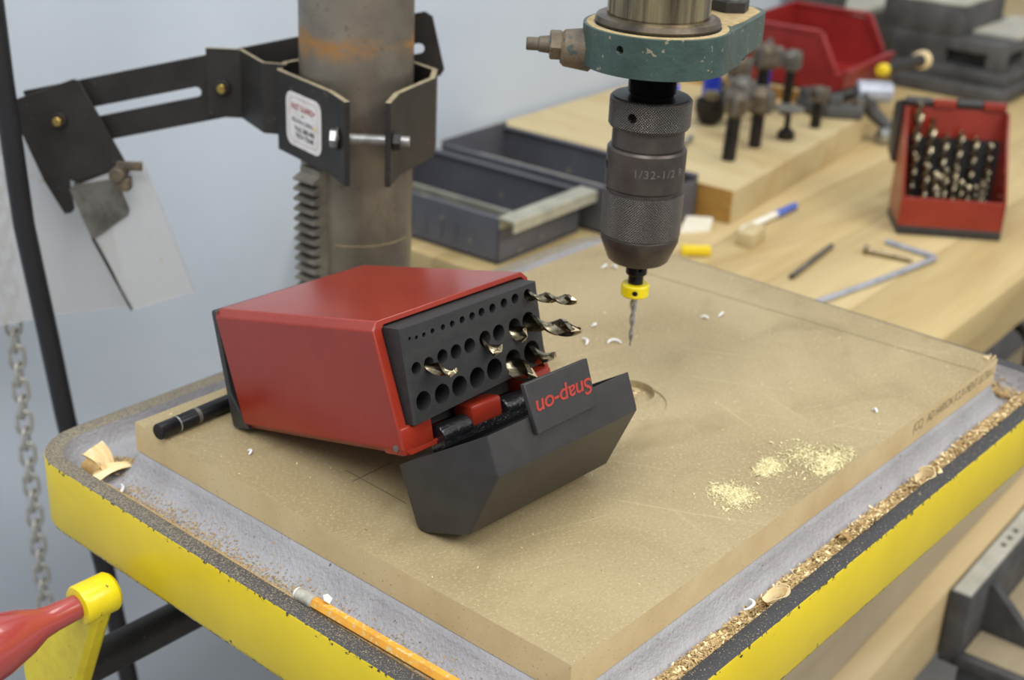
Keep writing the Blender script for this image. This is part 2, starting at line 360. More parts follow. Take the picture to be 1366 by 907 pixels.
bm = bm_new(); loops(bm, [OL(.006, -.069, .030), OL(.0015, -.0675, .033), OL(0, -.064, .035), OL(0, -.0225, .035), OL(.0004, -.0214, .035)])
obj('yellow_apron', bm, 'yellow', table, angle=60)
bm = bm_new(); loops(bm, [OL(.0004, -.0214, .035), OL(.0012, -.0208, .034), OL(.0095, -.0208, .027), OL(.0108, -.0216, .026)])
obj('rim_edge', bm, 'rimtop', table, angle=60, label='dark rim edge speckled with sawdust')
bm = bm_new()
ls = [OL(.0108, -.0216, .026), OL(.0118, -.027, .025), OL(.0135, -.0325, .0245), OL(.0165, -.0350, .023), OL(.021, -.0358, .020)]
for ox, oy, z in ((.018, .0125, -.0356), (.012, .008, -.0335), (.006, .004, -.029), (.002, .0015, -.0235), (0, 0, -.0195)):
    ls.append(rloop(-ox, W_ + ox, -oy, D_ + oy, .004 + ox * .6, z))
loops(bm, ls, cap1=True); obj('tray', bm, 'tray', table, angle=80)
bm = bm_new(); loops(bm, [OL(.006, -.069, .030), OL(.012, -.069, .026), OL(.014, -.045, .026)], cap1=True); obj('underside', bm, 'cast', table)

# fibreboard with a counterbored recess
board = thing('fibreboard', 'square-cut tan fibreboard lying on the drill press table', 'board', (0, 0, 0))
bm = bm_new(); box(bm, (W_ / 2, D_ / 2, -.0095), (W_, D_, .0190))
for f in bm.faces: pass
me = done(bm, 'panel'); cut = bm_new(); cyl(cut, (.2365, .147, -.0009), (.2365, .147, .01), .0285, seg=56)
me = boolean(me, cut); cut = bm_new(); cyl(cut, (.2515, .1525, -.005), (.2515, .1525, .01), .0165, seg=40); me = boolean(me, cut)
for p in me.polygons: p.material_index = 0
o = obj('panel', me, 'mdf', board); me.materials.append(MT['mdf_edge'])
for p in me.polygons: p.material_index = 1 if abs(p.normal.z) < .3 and p.area > .001 else 0
def strip(name, a, b, wd, mat, parent, z=.00012):
    a, b = V(a + (z,)), V(b + (z,)); d = (b - a).normalized(); s = V((-d.y, d.x, 0)) * wd / 2
    bm = bm_new(); box(bm, (0, 0, 0), ((b - a).length, wd, .0001), Matrix.Translation((a + b) / 2) @ Matrix.Rotation(math.atan2(d.y, d.x), 4, 'Z'))
    return obj(name, bm, mat, parent)
strip('pencil_line', (.4444, .0952), (.4509, -.0), .0006, 'pencil_line', board)
strip('pencil_line', (.4444, .0952), (.43, .30), .0006, 'pencil_line', board)
strip('pencil_line', (.0500, .2050), (.0484, .1550), .0006, 'pencil_line', board)
strip('pencil_line', (.0440, .1930), (.0760, .1937), .0006, 'pencil_line', board)
# small crumbled chips on the board edge
for x, y in ((.479, .004),):
    bm = bm_new()
    for k in range(14):
        box(bm, (x + random.uniform(-.006, .003), y + random.uniform(-.002, .003), .0008), (.003, .0014, .0014), Matrix.Identity(4))
    o = obj('edge_crumb', bm, 'mdf_edge', board)
tm = text_mesh('(CC)   AD HARION (CLX-MENT ULTRA L', .0098, .00005)
o = obj('edge_print', tm, 'edgeink', board, label='faded grey stamped lettering'); o.matrix_local = Matrix.Translation((.352, -.00006, -.0078)) @ Matrix.Rotation(PI / 2, 4, 'X')
xs = [v.co.x for v in tm.vertices]; sx_ = (.4795 - .352) / max(xs); tm.transform(Matrix.Diagonal((sx_, 1, 1, 1)))

# ------------------------------------------------------------------ open drill bit case
RB = Matrix(((-.01166205, .99903421, .04236320), (-.96848446, -.02182658, .24811581), (.24880082, -.03813457, .96780365)))
OB = V((.03430811, .14264124, .03795522 + .0006))
MB_ = Matrix.Translation(OB) @ RB.to_4x4() @ Matrix.Rotation(.020, 4, 'X')      # local x = depth (outwards), y = width, z = height
CW, CH = .1228, .073
def case_loop(ins, dfun, ch, iw=None):
    """octagonal loop in (w,h) with chamfer; dfun(h) gives d"""
    w0, w1, h0, h1 = (iw if iw else ins), CW - ins, ins, CH - ins
    pts = [(w0 + ch, h0), (w1 - ch, h0), (w1, h0 + ch), (w1, h1 - ch), (w1 - ch, h1), (w0 + ch, h1), (w0, h1 - ch), (w0, h0 + ch)]
    return [(dfun(h), w_, h) for w_, h in pts]
case = thing('drill_bit_case', 'open red drill bit case with black hole block tilted on the fibreboard', 'case', M=MB_)
fr = lambda h: -.0106 * h / .073
bm = bm_new()
loops(bm, [case_loop(0, lambda h: -.1365 - .0110 * min(1, h / .022), .0042), case_loop(0, fr, .0042), case_loop(.0030, fr, .0022, .0070), case_loop(.0030, lambda h: -.1365, .0022, .0070)])
obj('red_shell', bm, 'red', case, bev=.0008)
for w0, w1 in ((.0004, .0235), (.0995, .1224)):   # lower corner lugs of the shell beside the hinge
    bm = bm_new(); box(bm, (-.0085, (w0 + w1) / 2, .0082), (.0160, w1 - w0, .0155), None, .0015); obj('corner_lug', bm, 'red', case)
bm = bm_new(); box(bm, (-.0045, .0625, .0072), (.0150, .0245, .0125), None, .0022); obj('hinge_knuckle', bm, 'red', case)
bm = bm_new()
prism(bm, [(-.1518, .0715), (-.1505, .0728), (-.1475, .0728), (-.1480, .0222), (-.1362, .0001), (-.1500, .0001), (-.1513, .0015)], .0003, CW - .0003, 'xz')
obj('back_cover', bm, 'blk', case, bev=.0009)
bm = bm_new(); box(bm, (-.075, CW / 2, CH / 2), (.12, CW - .012, CH - .012)); 
obj('inner_tray', bm, 'blk', case)
R1 = [(.0135, .0621), (.0183, .0614), (.0238, .0614), (.0303, .0617), (.0382, .0617), (.0453, .0617), (.0531, .0619), (.0609, .0620), (.0685, .0623), (.0774, .0623), (.0870, .0627), (.0964, .0629), (.1070, .0629)]
R2 = [(.0149, .0455), (.0242, .0454), (.0347, .0465), (.0451, .0462), (.0559, .0465), (.0683, .0472), (.0796, .0475), (.0929, .0475), (.1049, .0480)]
R3 = [(.0165, .0270), (.0305, .0267), (.0440, .0270), (.0582, .0276), (.0724, .0284), (.0882, .0291), (.1042, .0297)]
holes = [(p, (1.7 + .36 * i) / 2000 + .0001) for i, p in enumerate(R1)] + [(p, (6.9 + .42 * i) / 2000) for i, p in enumerate(R2)] + [(p, (10.4 + .38 * i) / 2000 + .0002) for i, p in enumerate(R3)]
FD = .0030
bm = bm_new(); prism(bm, [(-.022, .0078), (FD - .0012, .0078), (FD, .0092), (FD, .1135), (FD - .0016, .1165), (-.022, .1165)], .0160, .0692, 'xy')
for v in bm.verts:
    if v.co.z > .05: v.co.x -= .0; v.co.z -= (.0008 if v.co.x > -.01 else -.0004)
for v in bm.verts:
    if v.co.z < .03: v.co.z += (v.co.y - .008) * .05
me = done(bm, 'b'); cut = bm_new()
for (w_, h), r in holes: cyl(cut, (-.0200, w_, h), (FD + .01, w_, h), r, seg=28)
me = boolean(me, cut); obj('hole_block', me, 'blk_foam', case, bev=.0007)
bm = bm_new(); lathe(bm, [(.0019, 0), (.0019, .0005), (.001, .0006)], 16, Matrix.Translation((-.0058, 0.0001, .0048)) @ Matrix.Rotation(PI / 2, 4, 'X')); obj('hinge_pin', bm, 'galv', case)
# lid
prof = [(-.0063, -.0045), (.0000, -.0375), (.0028, -.0408), (.0075, -.0412), (.0385, -.0372), (.0405, -.0362), (.0667, -.0018), (.0668, .0006), (.0637, .020)]
LW0, LW1 = .0000, .1150
bm = bm_new(); prism(bm, prof, LW0, LW1, 'xz')
bmesh.ops.recalc_face_normals(bm, faces=bm.faces)
ed = [e for e in bm.edges if abs(e.verts[0].co.y - e.verts[1].co.y) < 1e-6 and not (min(v.co.z for v in e.verts) > -.005 and max(v.co.z for v in e.verts) > .015 and abs(e.verts[0].co.x - e.verts[1].co.x) > .03)]
bmesh.ops.bevel(bm, geom=ed, offset=.0018, segments=3, affect='EDGES', profile=.5)
me = done(bm, 'lid'); cut = bm_new()
inner = [(-.0040, -.0035), (.0022, -.0368), (.0065, -.0386), (.0372, -.0347), (.0640, -.0010), (.0612, .0185), (.054, .060), (-.02, .035)]
prism(cut, inner, LW0 + .0026, LW1 - .0026, 'xz'); me = boolean(me, cut)
lid = obj('lid', me, 'blk', case, angle=30)
for w0, w1 in ((.0255, .0480), (.0765, .0985)):
    bm = bm_new(); cyl(bm, (-.0010, w0, .0030), (-.0010, w1, .0030), .0070, seg=20, ch=.0008); box(bm, (-.0030, (w0 + w1) / 2, .0010), (.0095, w1 - w0 - .001, .0110), None, .001)
    obj('hinge_barrel', bm, 'blk_gloss', lid, label='glossy oily black hinge barrel')
bm = bm_new(); prism(bm, [(-.0055, -.0055), (-.0040, .0010), (.0055, .0030), (.0062, -.0010), (-.0015, -.0070)], .0245, .0995, 'xz'); obj('hinge_leaf', bm, 'blk_gloss', lid)
# latch tab on the lid's latch wall
a = V((.0637, 0, .020)); b = V((.0667, 0, -.0018)); dn = (b - a).normalized(); nn = V((-dn.z, 0, dn.x)); nn = nn if nn.x > 0 else -nn
TM = Matrix.Identity(4)
for i, c in enumerate((V((0, 1, 0)), dn, nn)): 
    for r in range(3): TM[r][i] = c[r]
TM.translation = a + nn * .0004
bm = bm_new(); prism(bm, [(.0295, -.0178), (.0803, -.0172), (.0795, .0088), (.0312, .0095)], 0, .0030, 'xy', TM)
tab = obj('latch_tab', bm, 'blk', lid, bev=.0006)
tm = text_mesh('Snap-on', .0118, .0002, 'CENTER', .12, .95, .00012)
xs = [v.co.x for v in tm.vertices]; k = .0445 / (max(xs) - min(xs)); tm.transform(Matrix.Diagonal((k, 1.0, 1, 1)))
# glyph right = -w (the case lies hinge-up so the word reads upside down)
LM = Matrix.Identity(4)
gx, gy = V((0, -1, 0)), dn
for i, c in enumerate((gx, gy, gx.cross(gy))):
    for r in range(3): LM[r][i] = c[r]
LM.translation = a + nn * .0035 + V((0, .0568, 0)) + dn * (-.0036)
if gx.cross(gy).dot(nn) < 0:
    tm.transform(Matrix.Diagonal((1, 1, 1, 1)))
tm.transform(LM); obj('lettering', tm, 'redink', lid, label='raised red lettering reading upside down')

def twist_drill(bm, R, L_, M, pitch=None, seg=28, steps=None, flute=None, point=.55):
    """two-flute twist drill along +z, tip at L_"""
    pitch = pitch or R * 11; flute = flute or L_; st = steps or max(24, int(L_ / pitch * 26))
    rings = []
    def ring(z, s, tw, k):
        o = []
        for i in range(seg):
            a = 2 * PI * i / seg; c = abs(math.cos(a)); dip = max(0, c - .30) / .70
            r = R * (1 - .66 * k * dip ** .7) * s
            if abs(a % PI - .42 * PI) < .18: r = R * 1.0 * s
            o.append(bm.verts.new((r * math.cos(a + tw), r * math.sin(a + tw), z)))
        return o
    h = R * point
    for q in range(st + 1):
        z = (L_ - h) * q / st; k = min(1, max(0, (z - (L_ - flute)) / (R * 2))); rings.append(ring(z, 1, 2 * PI * z / pitch, k))
    for q in (.35, .7, .97): rings.append(ring(L_ - h + h * q, 1 - q, 2 * PI * (L_ - h + h * q * .4) / pitch, 1))
    for a, b in zip(rings, rings[1:]):
        for i in range(seg): bm.faces.new((a[i], a[(i + 1) % seg], b[(i + 1) % seg], b[i]))
    bm.faces.new(list(reversed(rings[0]))); bm.faces.new(rings[-1])
    xf(bm, [v for r in rings for v in r], M)
def case_bit(hole, R, out, label, droop=0., yaw=0., ph=0., mat='hss_dark'):
    w_, h = hole; inside = .012
    d = V((1, yaw, -droop)).normalized(); st = V((FD - inside, w_, h)) + V((0, 0, -.0004 - droop * .0))
    M = MB_ @ Matrix.Translation(st) @ d.to_track_quat('Z', 'Y').to_matrix().to_4x4() @ Matrix.Rotation(ph, 4, 'Z')
    o = thing('drill_bit', label, 'drill bit', M=M, group='twist drill bits poking out of the near case')
    bm = bm_new(); twist_drill(bm, R, inside + out, None, pitch=R * 9.5); ob = obj('fluted_body', bm, mat, o, angle=28)
    bm = bm_new(); L_ = inside + out; h_ = R * .55
    for s in (0, PI):   # bright ground point faces
        a0 = 2 * PI * (L_ - h_) / (R * 9.5) + s + PI / 2
        p = [V((R * .94 * math.cos(a0 + t), R * .94 * math.sin(a0 + t), L_ - h_ + .0002)) for t in (-.35, 0, .35)] + [V((0, 0, L_ + .0002))]
        q = [v - V((0, 0, .0004)) for v in p]
        va = [bm.verts.new(v) for v in p]; vb = [bm.verts.new(v) for v in q]
        bm.faces.new(va); bm.faces.new(list(reversed(vb)))
        for i in range(4): bm.faces.new((va[i], vb[i], vb[(i + 1) % 4], va[(i + 1) % 4]))
    obj('ground_point', bm, 'tip', o)
    return o
case_bit(R1[12], .00305, .036, 'slim drill bit sticking far out of the top row of the hole block', .03, 0, .3)
case_bit(R2[8], .00485, .038, 'thick drill bit sticking far out of the middle row at its end', .06, 0, 1.0)
case_bit(R2[7], .0044, .0085, 'short bit tip beside the long thick one in the middle row', .25, .05, .4)
case_bit(R2[5], .0042, .0110, 'bit tip with bright point in the middle of the middle row', .30, .05, 1.9, 'hss_dark')
case_bit(R2[1], .0034, .0195, 'bit in the middle row nearest the large red side of the case', .10, 0, 2.4, 'hss')
case_bit(R3[5], .0058, .0178, 'largest bit tip in the bottom row, second from its end', .28, 0, .8)
case_bit(R3[6], .0060, .0165, 'bit tip at the very end of the bottom row', .08, 0, 2.0)

# black rod behind the case
p0, p1 = V((-.0035, .3085, .0052)), V((.085, .3120, .0052))
rod = thing('steel_rod', 'black steel rod with two silver rings lying behind the red case', 'rod', M=along(p0, p1)[0])
bm = bm_new(); lathe(bm, [(.0044, 0), (.0050, .0006), (.0050, .0135), (.0048, .0138), (.0050, .0142), (.0050, .088), (.0045, .0885)], 32); obj('shank', bm, 'blk_rod', rod)
bm = bm_new(); lathe(bm, [(.00512, .0136), (.00512, .0146)], 32); obj('silver_ring', bm, 'steel', rod)
bm = bm_new(); lathe(bm, [(.00508, .0275), (.00508, .0300)], 32); obj('grey_ring', bm, 'galv', rod)

# ------------------------------------------------------------------ drill press head parts
AX = V((.2373, .1453, 0))
head = thing('quill_assembly', 'green quill collar casting around polished quill above the chuck', 'drill press head', tuple(AX))
bm = bm_new(); lathe(bm, [(.0295, .2400), (.0295, .46)], 64); obj('quill', bm, 'quill', head)
bm = bm_new(); lathe(bm, [(.0300, .2400), (.0350, .2402), (.0362, .2425), (.0352, .2452), (.0325, .2464), (.0300, .2462)], 64); obj('rubber_ring', bm, 'ring', head)
# casting outline: disc plus stop-rod arm
pts = []
Rc = .0425
for k in range(0, 41):
    a = math.radians(62 + (296 - 62) * k / 40); pts.append((Rc * math.cos(a), Rc * math.sin(a)))
pts += [(.034, -.0345), (.050, -.0300), (.070, -.0245), (.084, -.0200), (.0915, -.0160), (.0955, -.0080), (.0955, .0020), (.0910, .0090), (.0700, .0190), (.0480, .0300), (.0330, .0345)]
bm = bm_new(); prism(bm, pts, .2175, .2405, 'xy')
for v in bm.verts:
    if v.co.z < .23 and v.co.x > .045: v.co.z += .0035
bmesh.ops.recalc_face_normals(bm, faces=bm.faces)
me = done(bm, 'c'); cut = bm_new(); d = V((-.047, -.0057, 0)).normalized(); cyl(cut, d * .06 + V((0, 0, .2325)), d * .036 + V((0, 0, .2325)), .0022, seg=20)
me = boolean(me, cut); obj('collar_casting', me, 'green', head, bev=.0022)
bm = bm_new(); lathe(bm, [(.0365, .2404), (.0365, .2407), (.0405, .2407), (.0408, .2404)], 64)
prism(bm, [(.030, -.030), (.050, -.0268), (.0835, -.0170), (.0920, -.0070), (.0920, .001), (.0880, .0070), (.0470, .0270), (.030, .030)], .2400, .2408, 'xy')
obj('dust_film', bm, 'finedust', head)
def hexa(bm, c, r, z0, z1, rot=0):
    lathe(bm, [(r - .0006, z0), (r, z0 + .0006), (r, z1 - .0006), (r - .0006, z1)], 6, Matrix.Translation(c) @ Matrix.Rotation(rot, 4, 'Z'))
bm = bm_new(); hexa(bm, (.0710, -.0030, 0), .0118, .2406, .2475, .35); obj('stop_nut', bm, 'blk_steel', head)
bm = bm_new(); cyl(bm, (.0710, -.0030, .2475), (.0710, -.0030, .40), .006); obj('stop_rod', bm, 'steel', head)
bm = bm_new(); hexa(bm, (.0640, -.0120, 0), .0080, .2135, .2212, .1); obj('lower_bolt', bm, 'blk_steel', head)
u = V((-.639, .769, 0)); c0 = V((0, 0, .2262))
bm = bm_new(); cyl(bm, c0 + u * .036 - V((0, 0, .002)), c0 + u * .0545 - V((0, 0, .0015)), .0125, .0105, seg=24, ch=.002); obj('clamp_lug', bm, 'rusty', head, label='rust-brown cast clamp lug')
M_ = along(c0 + u * .054, c0 + u * .062)[0]; bm = bm_new(); lathe(bm, [(.0082, 0), (.0088, .0008), (.0088, .0062), (.0078, .007)], 6, M_); obj('lock_nut', bm, 'rusty', head)
bm = bm_new(); cyl(bm, c0 + u * .060, c0 + u * .0675, .0052, .0045, seg=20, ch=.0006); cyl(bm, c0 + u * .067, c0 + u * .0745, .0038, seg=20, ch=.0006); obj('clamp_stud', bm, 'rusty', head)
bm = bm_new(); pr = [(.0140, .2176)]
z = .2160
while z > .2010: pr += [(.0142, z), (.0134, z - .0005)]; z -= .0010
pr += [(.0128, .2002), (.0128, .1990)]
lathe(bm, pr, 48); obj('threaded_spindle', bm, 'thread', head)

chuck = thing('drill_chuck', 'dark keyless drill chuck with knurled sleeve hanging from the spindle', 'drill chuck', tuple(AX))
def ringpart(name, prof, mat, cuts=()):
    bm = bm_new(); lathe(bm, prof, 96); me = done(bm, name, 25)
    for ang, zz, rr in cuts:
        cut = bm_new(); d = V((math.cos(ang), math.sin(ang), 0)); cyl(cut, d * .03 + V((0, 0, zz)), d * .019 + V((0, 0, zz)), rr, seg=24); me = boolean(me, cut)
    return obj(name, me, mat, chuck, bev=.0003)
camang = math.atan2(-.306 - .1453, -.4225 - .2373)
ringpart('knurled_collar', [(.0120, .1985), (.0200, .1993), (.0232, .1990), (.0242, .1978), (.0242, .1830), (.0232, .1815), (.0200, .1812)], 'knurl', [(camang - .42, .1905, .0028)])
ringpart('collar_cap', [(.0120, .1980), (.0225, .1992), (.0226, .1996), (.0130, .2000)], 'thread')
ringpart('neck', [(.0200, .1815), (.0214, .1813), (.0214, .1700), (.0205, .1690)], 'chuck')
ringpart('engraved_band', [(.0205, .1698), (.0226, .1694), (.0237, .1680), (.0237, .1456), (.0232, .1450), (.0226, .1446), (.0226, .1425)], 'chuck', [(camang - 1.32, .1580, .0026)])
ringpart('knurled_sleeve', [(.0215, .1430), (.0240, .1427), (.0244, .1420), (.0242, .1160), (.0236, .1152)], 'knurl')
ringpart('nose_cone', [(.0225, .1155), (.0238, .1152), (.0237, .1112), (.0188, .0990), (.0172, .0975), (.0080, .0975)], 'chuck')
tm = text_mesh('1/32-1/2 R', .0068, .00008, 'LEFT', 0, 1.15)
bmt = bm_new(); bmt.from_mesh(tm)
bmesh.ops.subdivide_edges(bmt, edges=[e for e in bmt.edges if e.calc_length() > .002], cuts=2)
for v in bmt.verts:
    a = camang - .30 + v.co.x / .0237; r = .02376 + v.co.z; v.co = V((r * math.cos(a), r * math.sin(a), .1580 + v.co.y))
obj('engraving', done(bmt, 'e'), 'ink', chuck, label='shallow engraved size marking')

sink = thing('countersink_bit', 'countersink drill bit with yellow stop collar held in the chuck', 'drill bit', tuple(AX))
bm = bm_new(); lathe(bm, [(.0064, .0985), (.0066, .0978), (.0066, .0885), (.0060, .0878), (.0048, .0876), (.0046, .0800)], 32)
me = done(bm, 's'); cut = bm_new(); d = V((math.cos(camang + .35), math.sin(camang + .35), 0)); cyl(cut, d * .01 + V((0, 0, .0925)), d * .004 + V((0, 0, .0925)), .0013, seg=16)
me = boolean(me, cut); obj('shank_holder', me, 'blk_rod', sink, bev=.0002)
bm = bm_new(); lathe(bm, [(.0047, .0818), (.0078, .0818), (.0087, .0808), (.0087, .0745), (.0078, .0735), (.0030, .0735), (.0030, .0800), (.0047, .0800)], 48, cap=False)
me = done(bm, 's'); cut = bm_new(); d = V((math.cos(camang + .02), math.sin(camang + .02), 0)); cyl(cut, d * .012 + V((0, 0, .0775)), d * .0070 + V((0, 0, .0775)), .0018, seg=20)
me = boolean(me, cut); obj('stop_collar', me, 'ypaint', sink, bev=.0002)
bm = bm_new(); lathe(bm, [(.0017, 0), (.0017, .0008)], 6, along(d * .0072 + V((0, 0, .0775)), d * .0082 + V((0, 0, .0775)))[0]); obj('set_screw', bm, 'thread', sink)
bm = bm_new(); L_ = .0365
rings = []
for q in range(61):
    t_ = q / 60; z = -t_ * L_; tw = -2 * PI * t_ * 1.8; R_ = .0027 * (1 - .58 * t_) if q < 58 else .0027 * .42 * (60 - q) / 3 + .0001
    o = []
    for i in range(20):
        a = 2 * PI * i / 20; dip = max(0, abs(math.cos(a)) - .35) / .65; r = R_ * (1 - .6 * dip); o.append(bm.verts.new((r * math.cos(a + tw), r * math.sin(a + tw), .0752 + z)))
    rings.append(o)
for a, b in zip(rings, rings[1:]):
    for i in range(20): bm.faces.new((a[i], a[(i + 1) % 20], b[(i + 1) % 20], b[i]))
bm.faces.new(rings[0]); bm.faces.new(rings[-1]); obj('tapered_flutes', bm, 'steel', sink)

# ------------------------------------------------------------------ column, rack, clamp and guard
CC = V((.285, .445, 0))
FH = V((.7692, .639, 0)).normalized(); RH = V((FH.y, -FH.x, 0))
MG = Matrix.Identity(4)
for i, c in enumerate((RH, FH, V((0, 0, 1)))):
    for r in range(3): MG[r][i] = c[r]
MG.translation = CC
column = thing('drill_press_column', 'round rust-stained steel drill press column with toothed rack', 'column', M=MG)
bm = bm_new(); lathe(bm, [(.0426, -.95), (.0426, .75)], 72); obj('column_tube', bm, 'column', column)
bm = bm_new(); lathe(bm, [(.16, -.95), (.16, -.92), (.07, -.90), (.06, -.84), (.0435, -.84)], 48); obj('column_base', bm, 'cast', column)
# table bracket arm behind/below the table
bm = bm_new(); lathe(bm, [(.0430, -.20), (.060, -.20), (.060, -.085), (.0430, -.085)], 40); obj('table_bracket', bm, 'cast', column)
RM = Matrix.Rotation(math.atan2(-.788, -.616), 4, 'Z')      # local x = outwards from the column
bm = bm_new(); box(bm, (.0425, 0, -.05), (.0125, .0215, .27), RM); zz = .0800
for k in range(34):
    z = zz - k * .0079
    prism(bm, [(.0480, z + .0012), (.0562, z - .0022), (.0562, z - .0040), (.0480, z - .0056)], -.0107, .0107, 'xz', RM)
o = obj('toothed_rack', bm, 'rack', column)
bm = bm_new(); arc = [(.0427 * math.cos(math.radians(a)), .0427 * math.sin(math.radians(a)), .0268 + .0004 * math.sin(a * .9)) for a in range(-106, -18, 4)]
tube(bm, arc, .0003, 6); obj('scratch_line', bm, 'finedust', column, label='thin tan scratch ring')

guard = thing('guard_mount', 'black sheet steel guard bracket clamped around the column', 'machine guard', M=MG)
def band(path, t, z0, z1, M=None):
    """sheet strip following a plan path"""
    bm = bm_new(); n = len(path); P2 = [V((p[0], p[1])) for p in path]; out = []
    for i in range(n):
        d1 = (P2[i] - P2[i - 1]).normalized() if i else None; d2 = (P2[i + 1] - P2[i]).normalized() if i < n - 1 else None
        n1 = V((-d1.y, d1.x)) if d1 else V((-d2.y, d2.x)); n2 = V((-d2.y, d2.x)) if d2 else n1
        m_ = (n1 + n2).normalized(); out.append(P2[i] + m_ * t / max(.4, m_.dot(n1)))
    poly = [tuple(p) for p in P2] + [tuple(p) for p in reversed(out)]
    prism(bm, poly, z0, z1, 'xy', M); return bm
MT['sheet_edge'] = pbr('dusty_sheet_edge', S(168, 154, 120), S(128, 116, 92), 160, .7)
def dusty(o):
    o.data.materials.append(MT['sheet_edge'])
    for p in o.data.polygons:
        if p.normal.z > .9: p.material_index = 1
    return o
zt, zb = .1500, .0890
bm = band([(.006, -.087), (-.0085, -.0600), (-.0550, -.0030), (-.0550, .0200), (-.0300, .0500)], .0042, zb, zt)
left = dusty(obj('clamp_half', bm, 'blk_steel', guard, bev=.0003))
bm = band([(.0300, .0500), (.0550, .0200), (.0550, -.0060), (.0335, -.0560), (.0300, -.0850)], .0042, zb, zt)
dusty(obj('clamp_half', bm, 'blk_steel', guard, bev=.0003))
bm = band([(.0300, .0500), (-.0300, .0500)], .0042, zb, zt); obj('clamp_back', bm, 'blk_steel', guard)
zc = .1205; yb = -.0760
bolt = bm_new(); cyl(bolt, (-.004, yb, zc), (.0465, yb, zc), .0036, seg=20, ch=.0004)
for k in range(24):
    x_ = .004 + k * .0018
    lathe(bolt, [(.0036, 0), (.0040, .0006), (.0036, .0012)], 16, along((x_, yb, zc), (x_ + .01, yb, zc))[0])
cb = obj('clamp_bolt', bolt, 'steel', guard)
bm = bm_new(); lathe(bm, [(.0062, 0), (.0068, .0006), (.0068, .0044), (.006, .005)], 6, along((-.0095, yb, zc), (0, yb, zc))[0]); obj('bolt_head', bm, 'steel', cb)
bm = bm_new(); lathe(bm, [(.0084, 0), (.0084, .0012)], 28, along((-.0046, yb, zc), (0, yb, zc))[0]); obj('washer', bm, 'galv', cb)
bm = bm_new(); lathe(bm, [(.0062, 0), (.0068, .0006), (.0068, .0054), (.006, .006)], 6, along((.0348, yb, zc), (.05, yb, zc))[0]); obj('hex_nut', bm, 'blk_steel', cb)
# sticker on the left panel
pa, pb_ = V((-.0550, -.0030, 0)), V((-.0085, -.0600, 0)); dd = (pb_ - pa).normalized(); ln = (pb_ - pa).length
SM = Matrix.Identity(4); nrm = V((0, 0, 1)).cross(dd) * -1
if nrm.y > 0: nrm = -nrm
for i, c in enumerate((dd, V((0, 0, 1)), dd.cross(V((0, 0, 1))))):
    for r in range(3): SM[r][i] = c[r]
off = dd.cross(V((0, 0, 1)))
SM.translation = pa + off * (.0044) + dd * .0375 + V((0, 0, .1185))
# place clear of the sheet's outer face, measured along the panel normal
def rrect(w_, h, r, n=6):
    o = []
    for cx, cy, a0 in ((w_ / 2 - r, h / 2 - r, 0), (-w_ / 2 + r, h / 2 - r, 90), (-w_ / 2 + r, -h / 2 + r, 180), (w_ / 2 - r, -h / 2 + r, 270)):
        for k in range(n + 1):
            a = math.radians(a0 + 90 * k / n); o.append((cx + r * math.cos(a), cy + r * math.sin(a)))
    return o
stk = thing('warning_sticker', 'white rounded sticker with red heading on the column clamp', 'sticker', M=MG @ SM)
bm = bm_new(); prism(bm, rrect(.0500, .0405, .008), 0, .0003, 'xy'); obj('paper', bm, 'sticker', stk)
bm = bm_new(); oo, ii = rrect(.0420, .0335, .007), rrect(.0414, .0329, .0068)
vo = [bm.verts.new((x, y, .0004)) for x, y in oo]; vi = [bm.verts.new((x, y, .0004)) for x, y in ii]
for i in range(len(vo)): bm.faces.new((vo[i], vo[(i + 1) % len(vo)], vi[(i + 1) % len(vo)], vi[i]))
obj('red_border', bm, 'redink', stk)
for body, sz, mt, x, y, nm in (('FAST GUARD+', .0058, 'redink', 0, .0098, 'heading'), ('x', .004, 'black_ink', -.001, .0048, 'mark'), ('Machine Safety', .0046, 'grey_ink', -.0015, 0, 'script_line'), ('TOLL 800-400', .0044, 'black_ink', .0012, -.0065, 'print_line'), ('TECH TEAM', .0044, 'black_ink', .0012, -.0115, 'print_line')):
    tm = text_mesh(body, sz * 1.08, .00003, 'CENTER', 0, 1, .00012); xs = [v.co.x for v in tm.vertices]
    if len(body) > 3: tm.transform(Matrix.Diagonal((min(1, .034 / (max(xs) - min(xs))), 1, 1, 1)))
    tm.transform(Matrix.Translation((x, y, .0004))); obj(nm, tm, mt, stk)
bm = bm_new(); prism(bm, rrect(.003, .002, .0008), 0, .0001, 'xy', Matrix.Translation((.016, -.001, .0004))); obj('yellow_mark', bm, 'yplast', stk)

# slotted strap behind the column, in the guard's own frame (x = along, y = away, z = up)
ang = math.atan2(.1877 - .1221, .0455 + .2227)
SL = Matrix.Translation((-.2422, .047, .0897)) @ Matrix.Rotation(-ang, 4, 'Y')
bm = bm_new(); prism(bm, [(-.022, -.024), (.305, -.024), (.309, -.020), (.309, .022), (.304, .0268), (-.022, .0268)], 0, .0028, 'xz')
me = done(bm, 's'); cut = bm_new()
def stadium(x0, x1, r, z=0):
    return [(x1 + r * math.cos(math.radians(t)), z + r * math.sin(math.radians(t))) for t in range(-90, 91, 18)] + [(x0 + r * math.cos(math.radians(t)), z + r * math.sin(math.radians(t))) for t in range(90, 271, 18)]
prism(cut, stadium(-.004, .1130, .0040), -.01, .01, 'xz'); prism(cut, stadium(.155, .2935, .0040), -.01, .01, 'xz')
me = boolean(me, cut); o = obj('slotted_strap', me, 'blk_steel', guard, bev=.0004); o.matrix_local = SL
bm = band([(-.1226, .0455), (-.0945, .0455), (-.0700, .0060), (-.0540, .0035)], -.0028, .0985, .1530); dusty(obj('joggled_plate', bm, 'blk_steel', guard, bev=.0003))
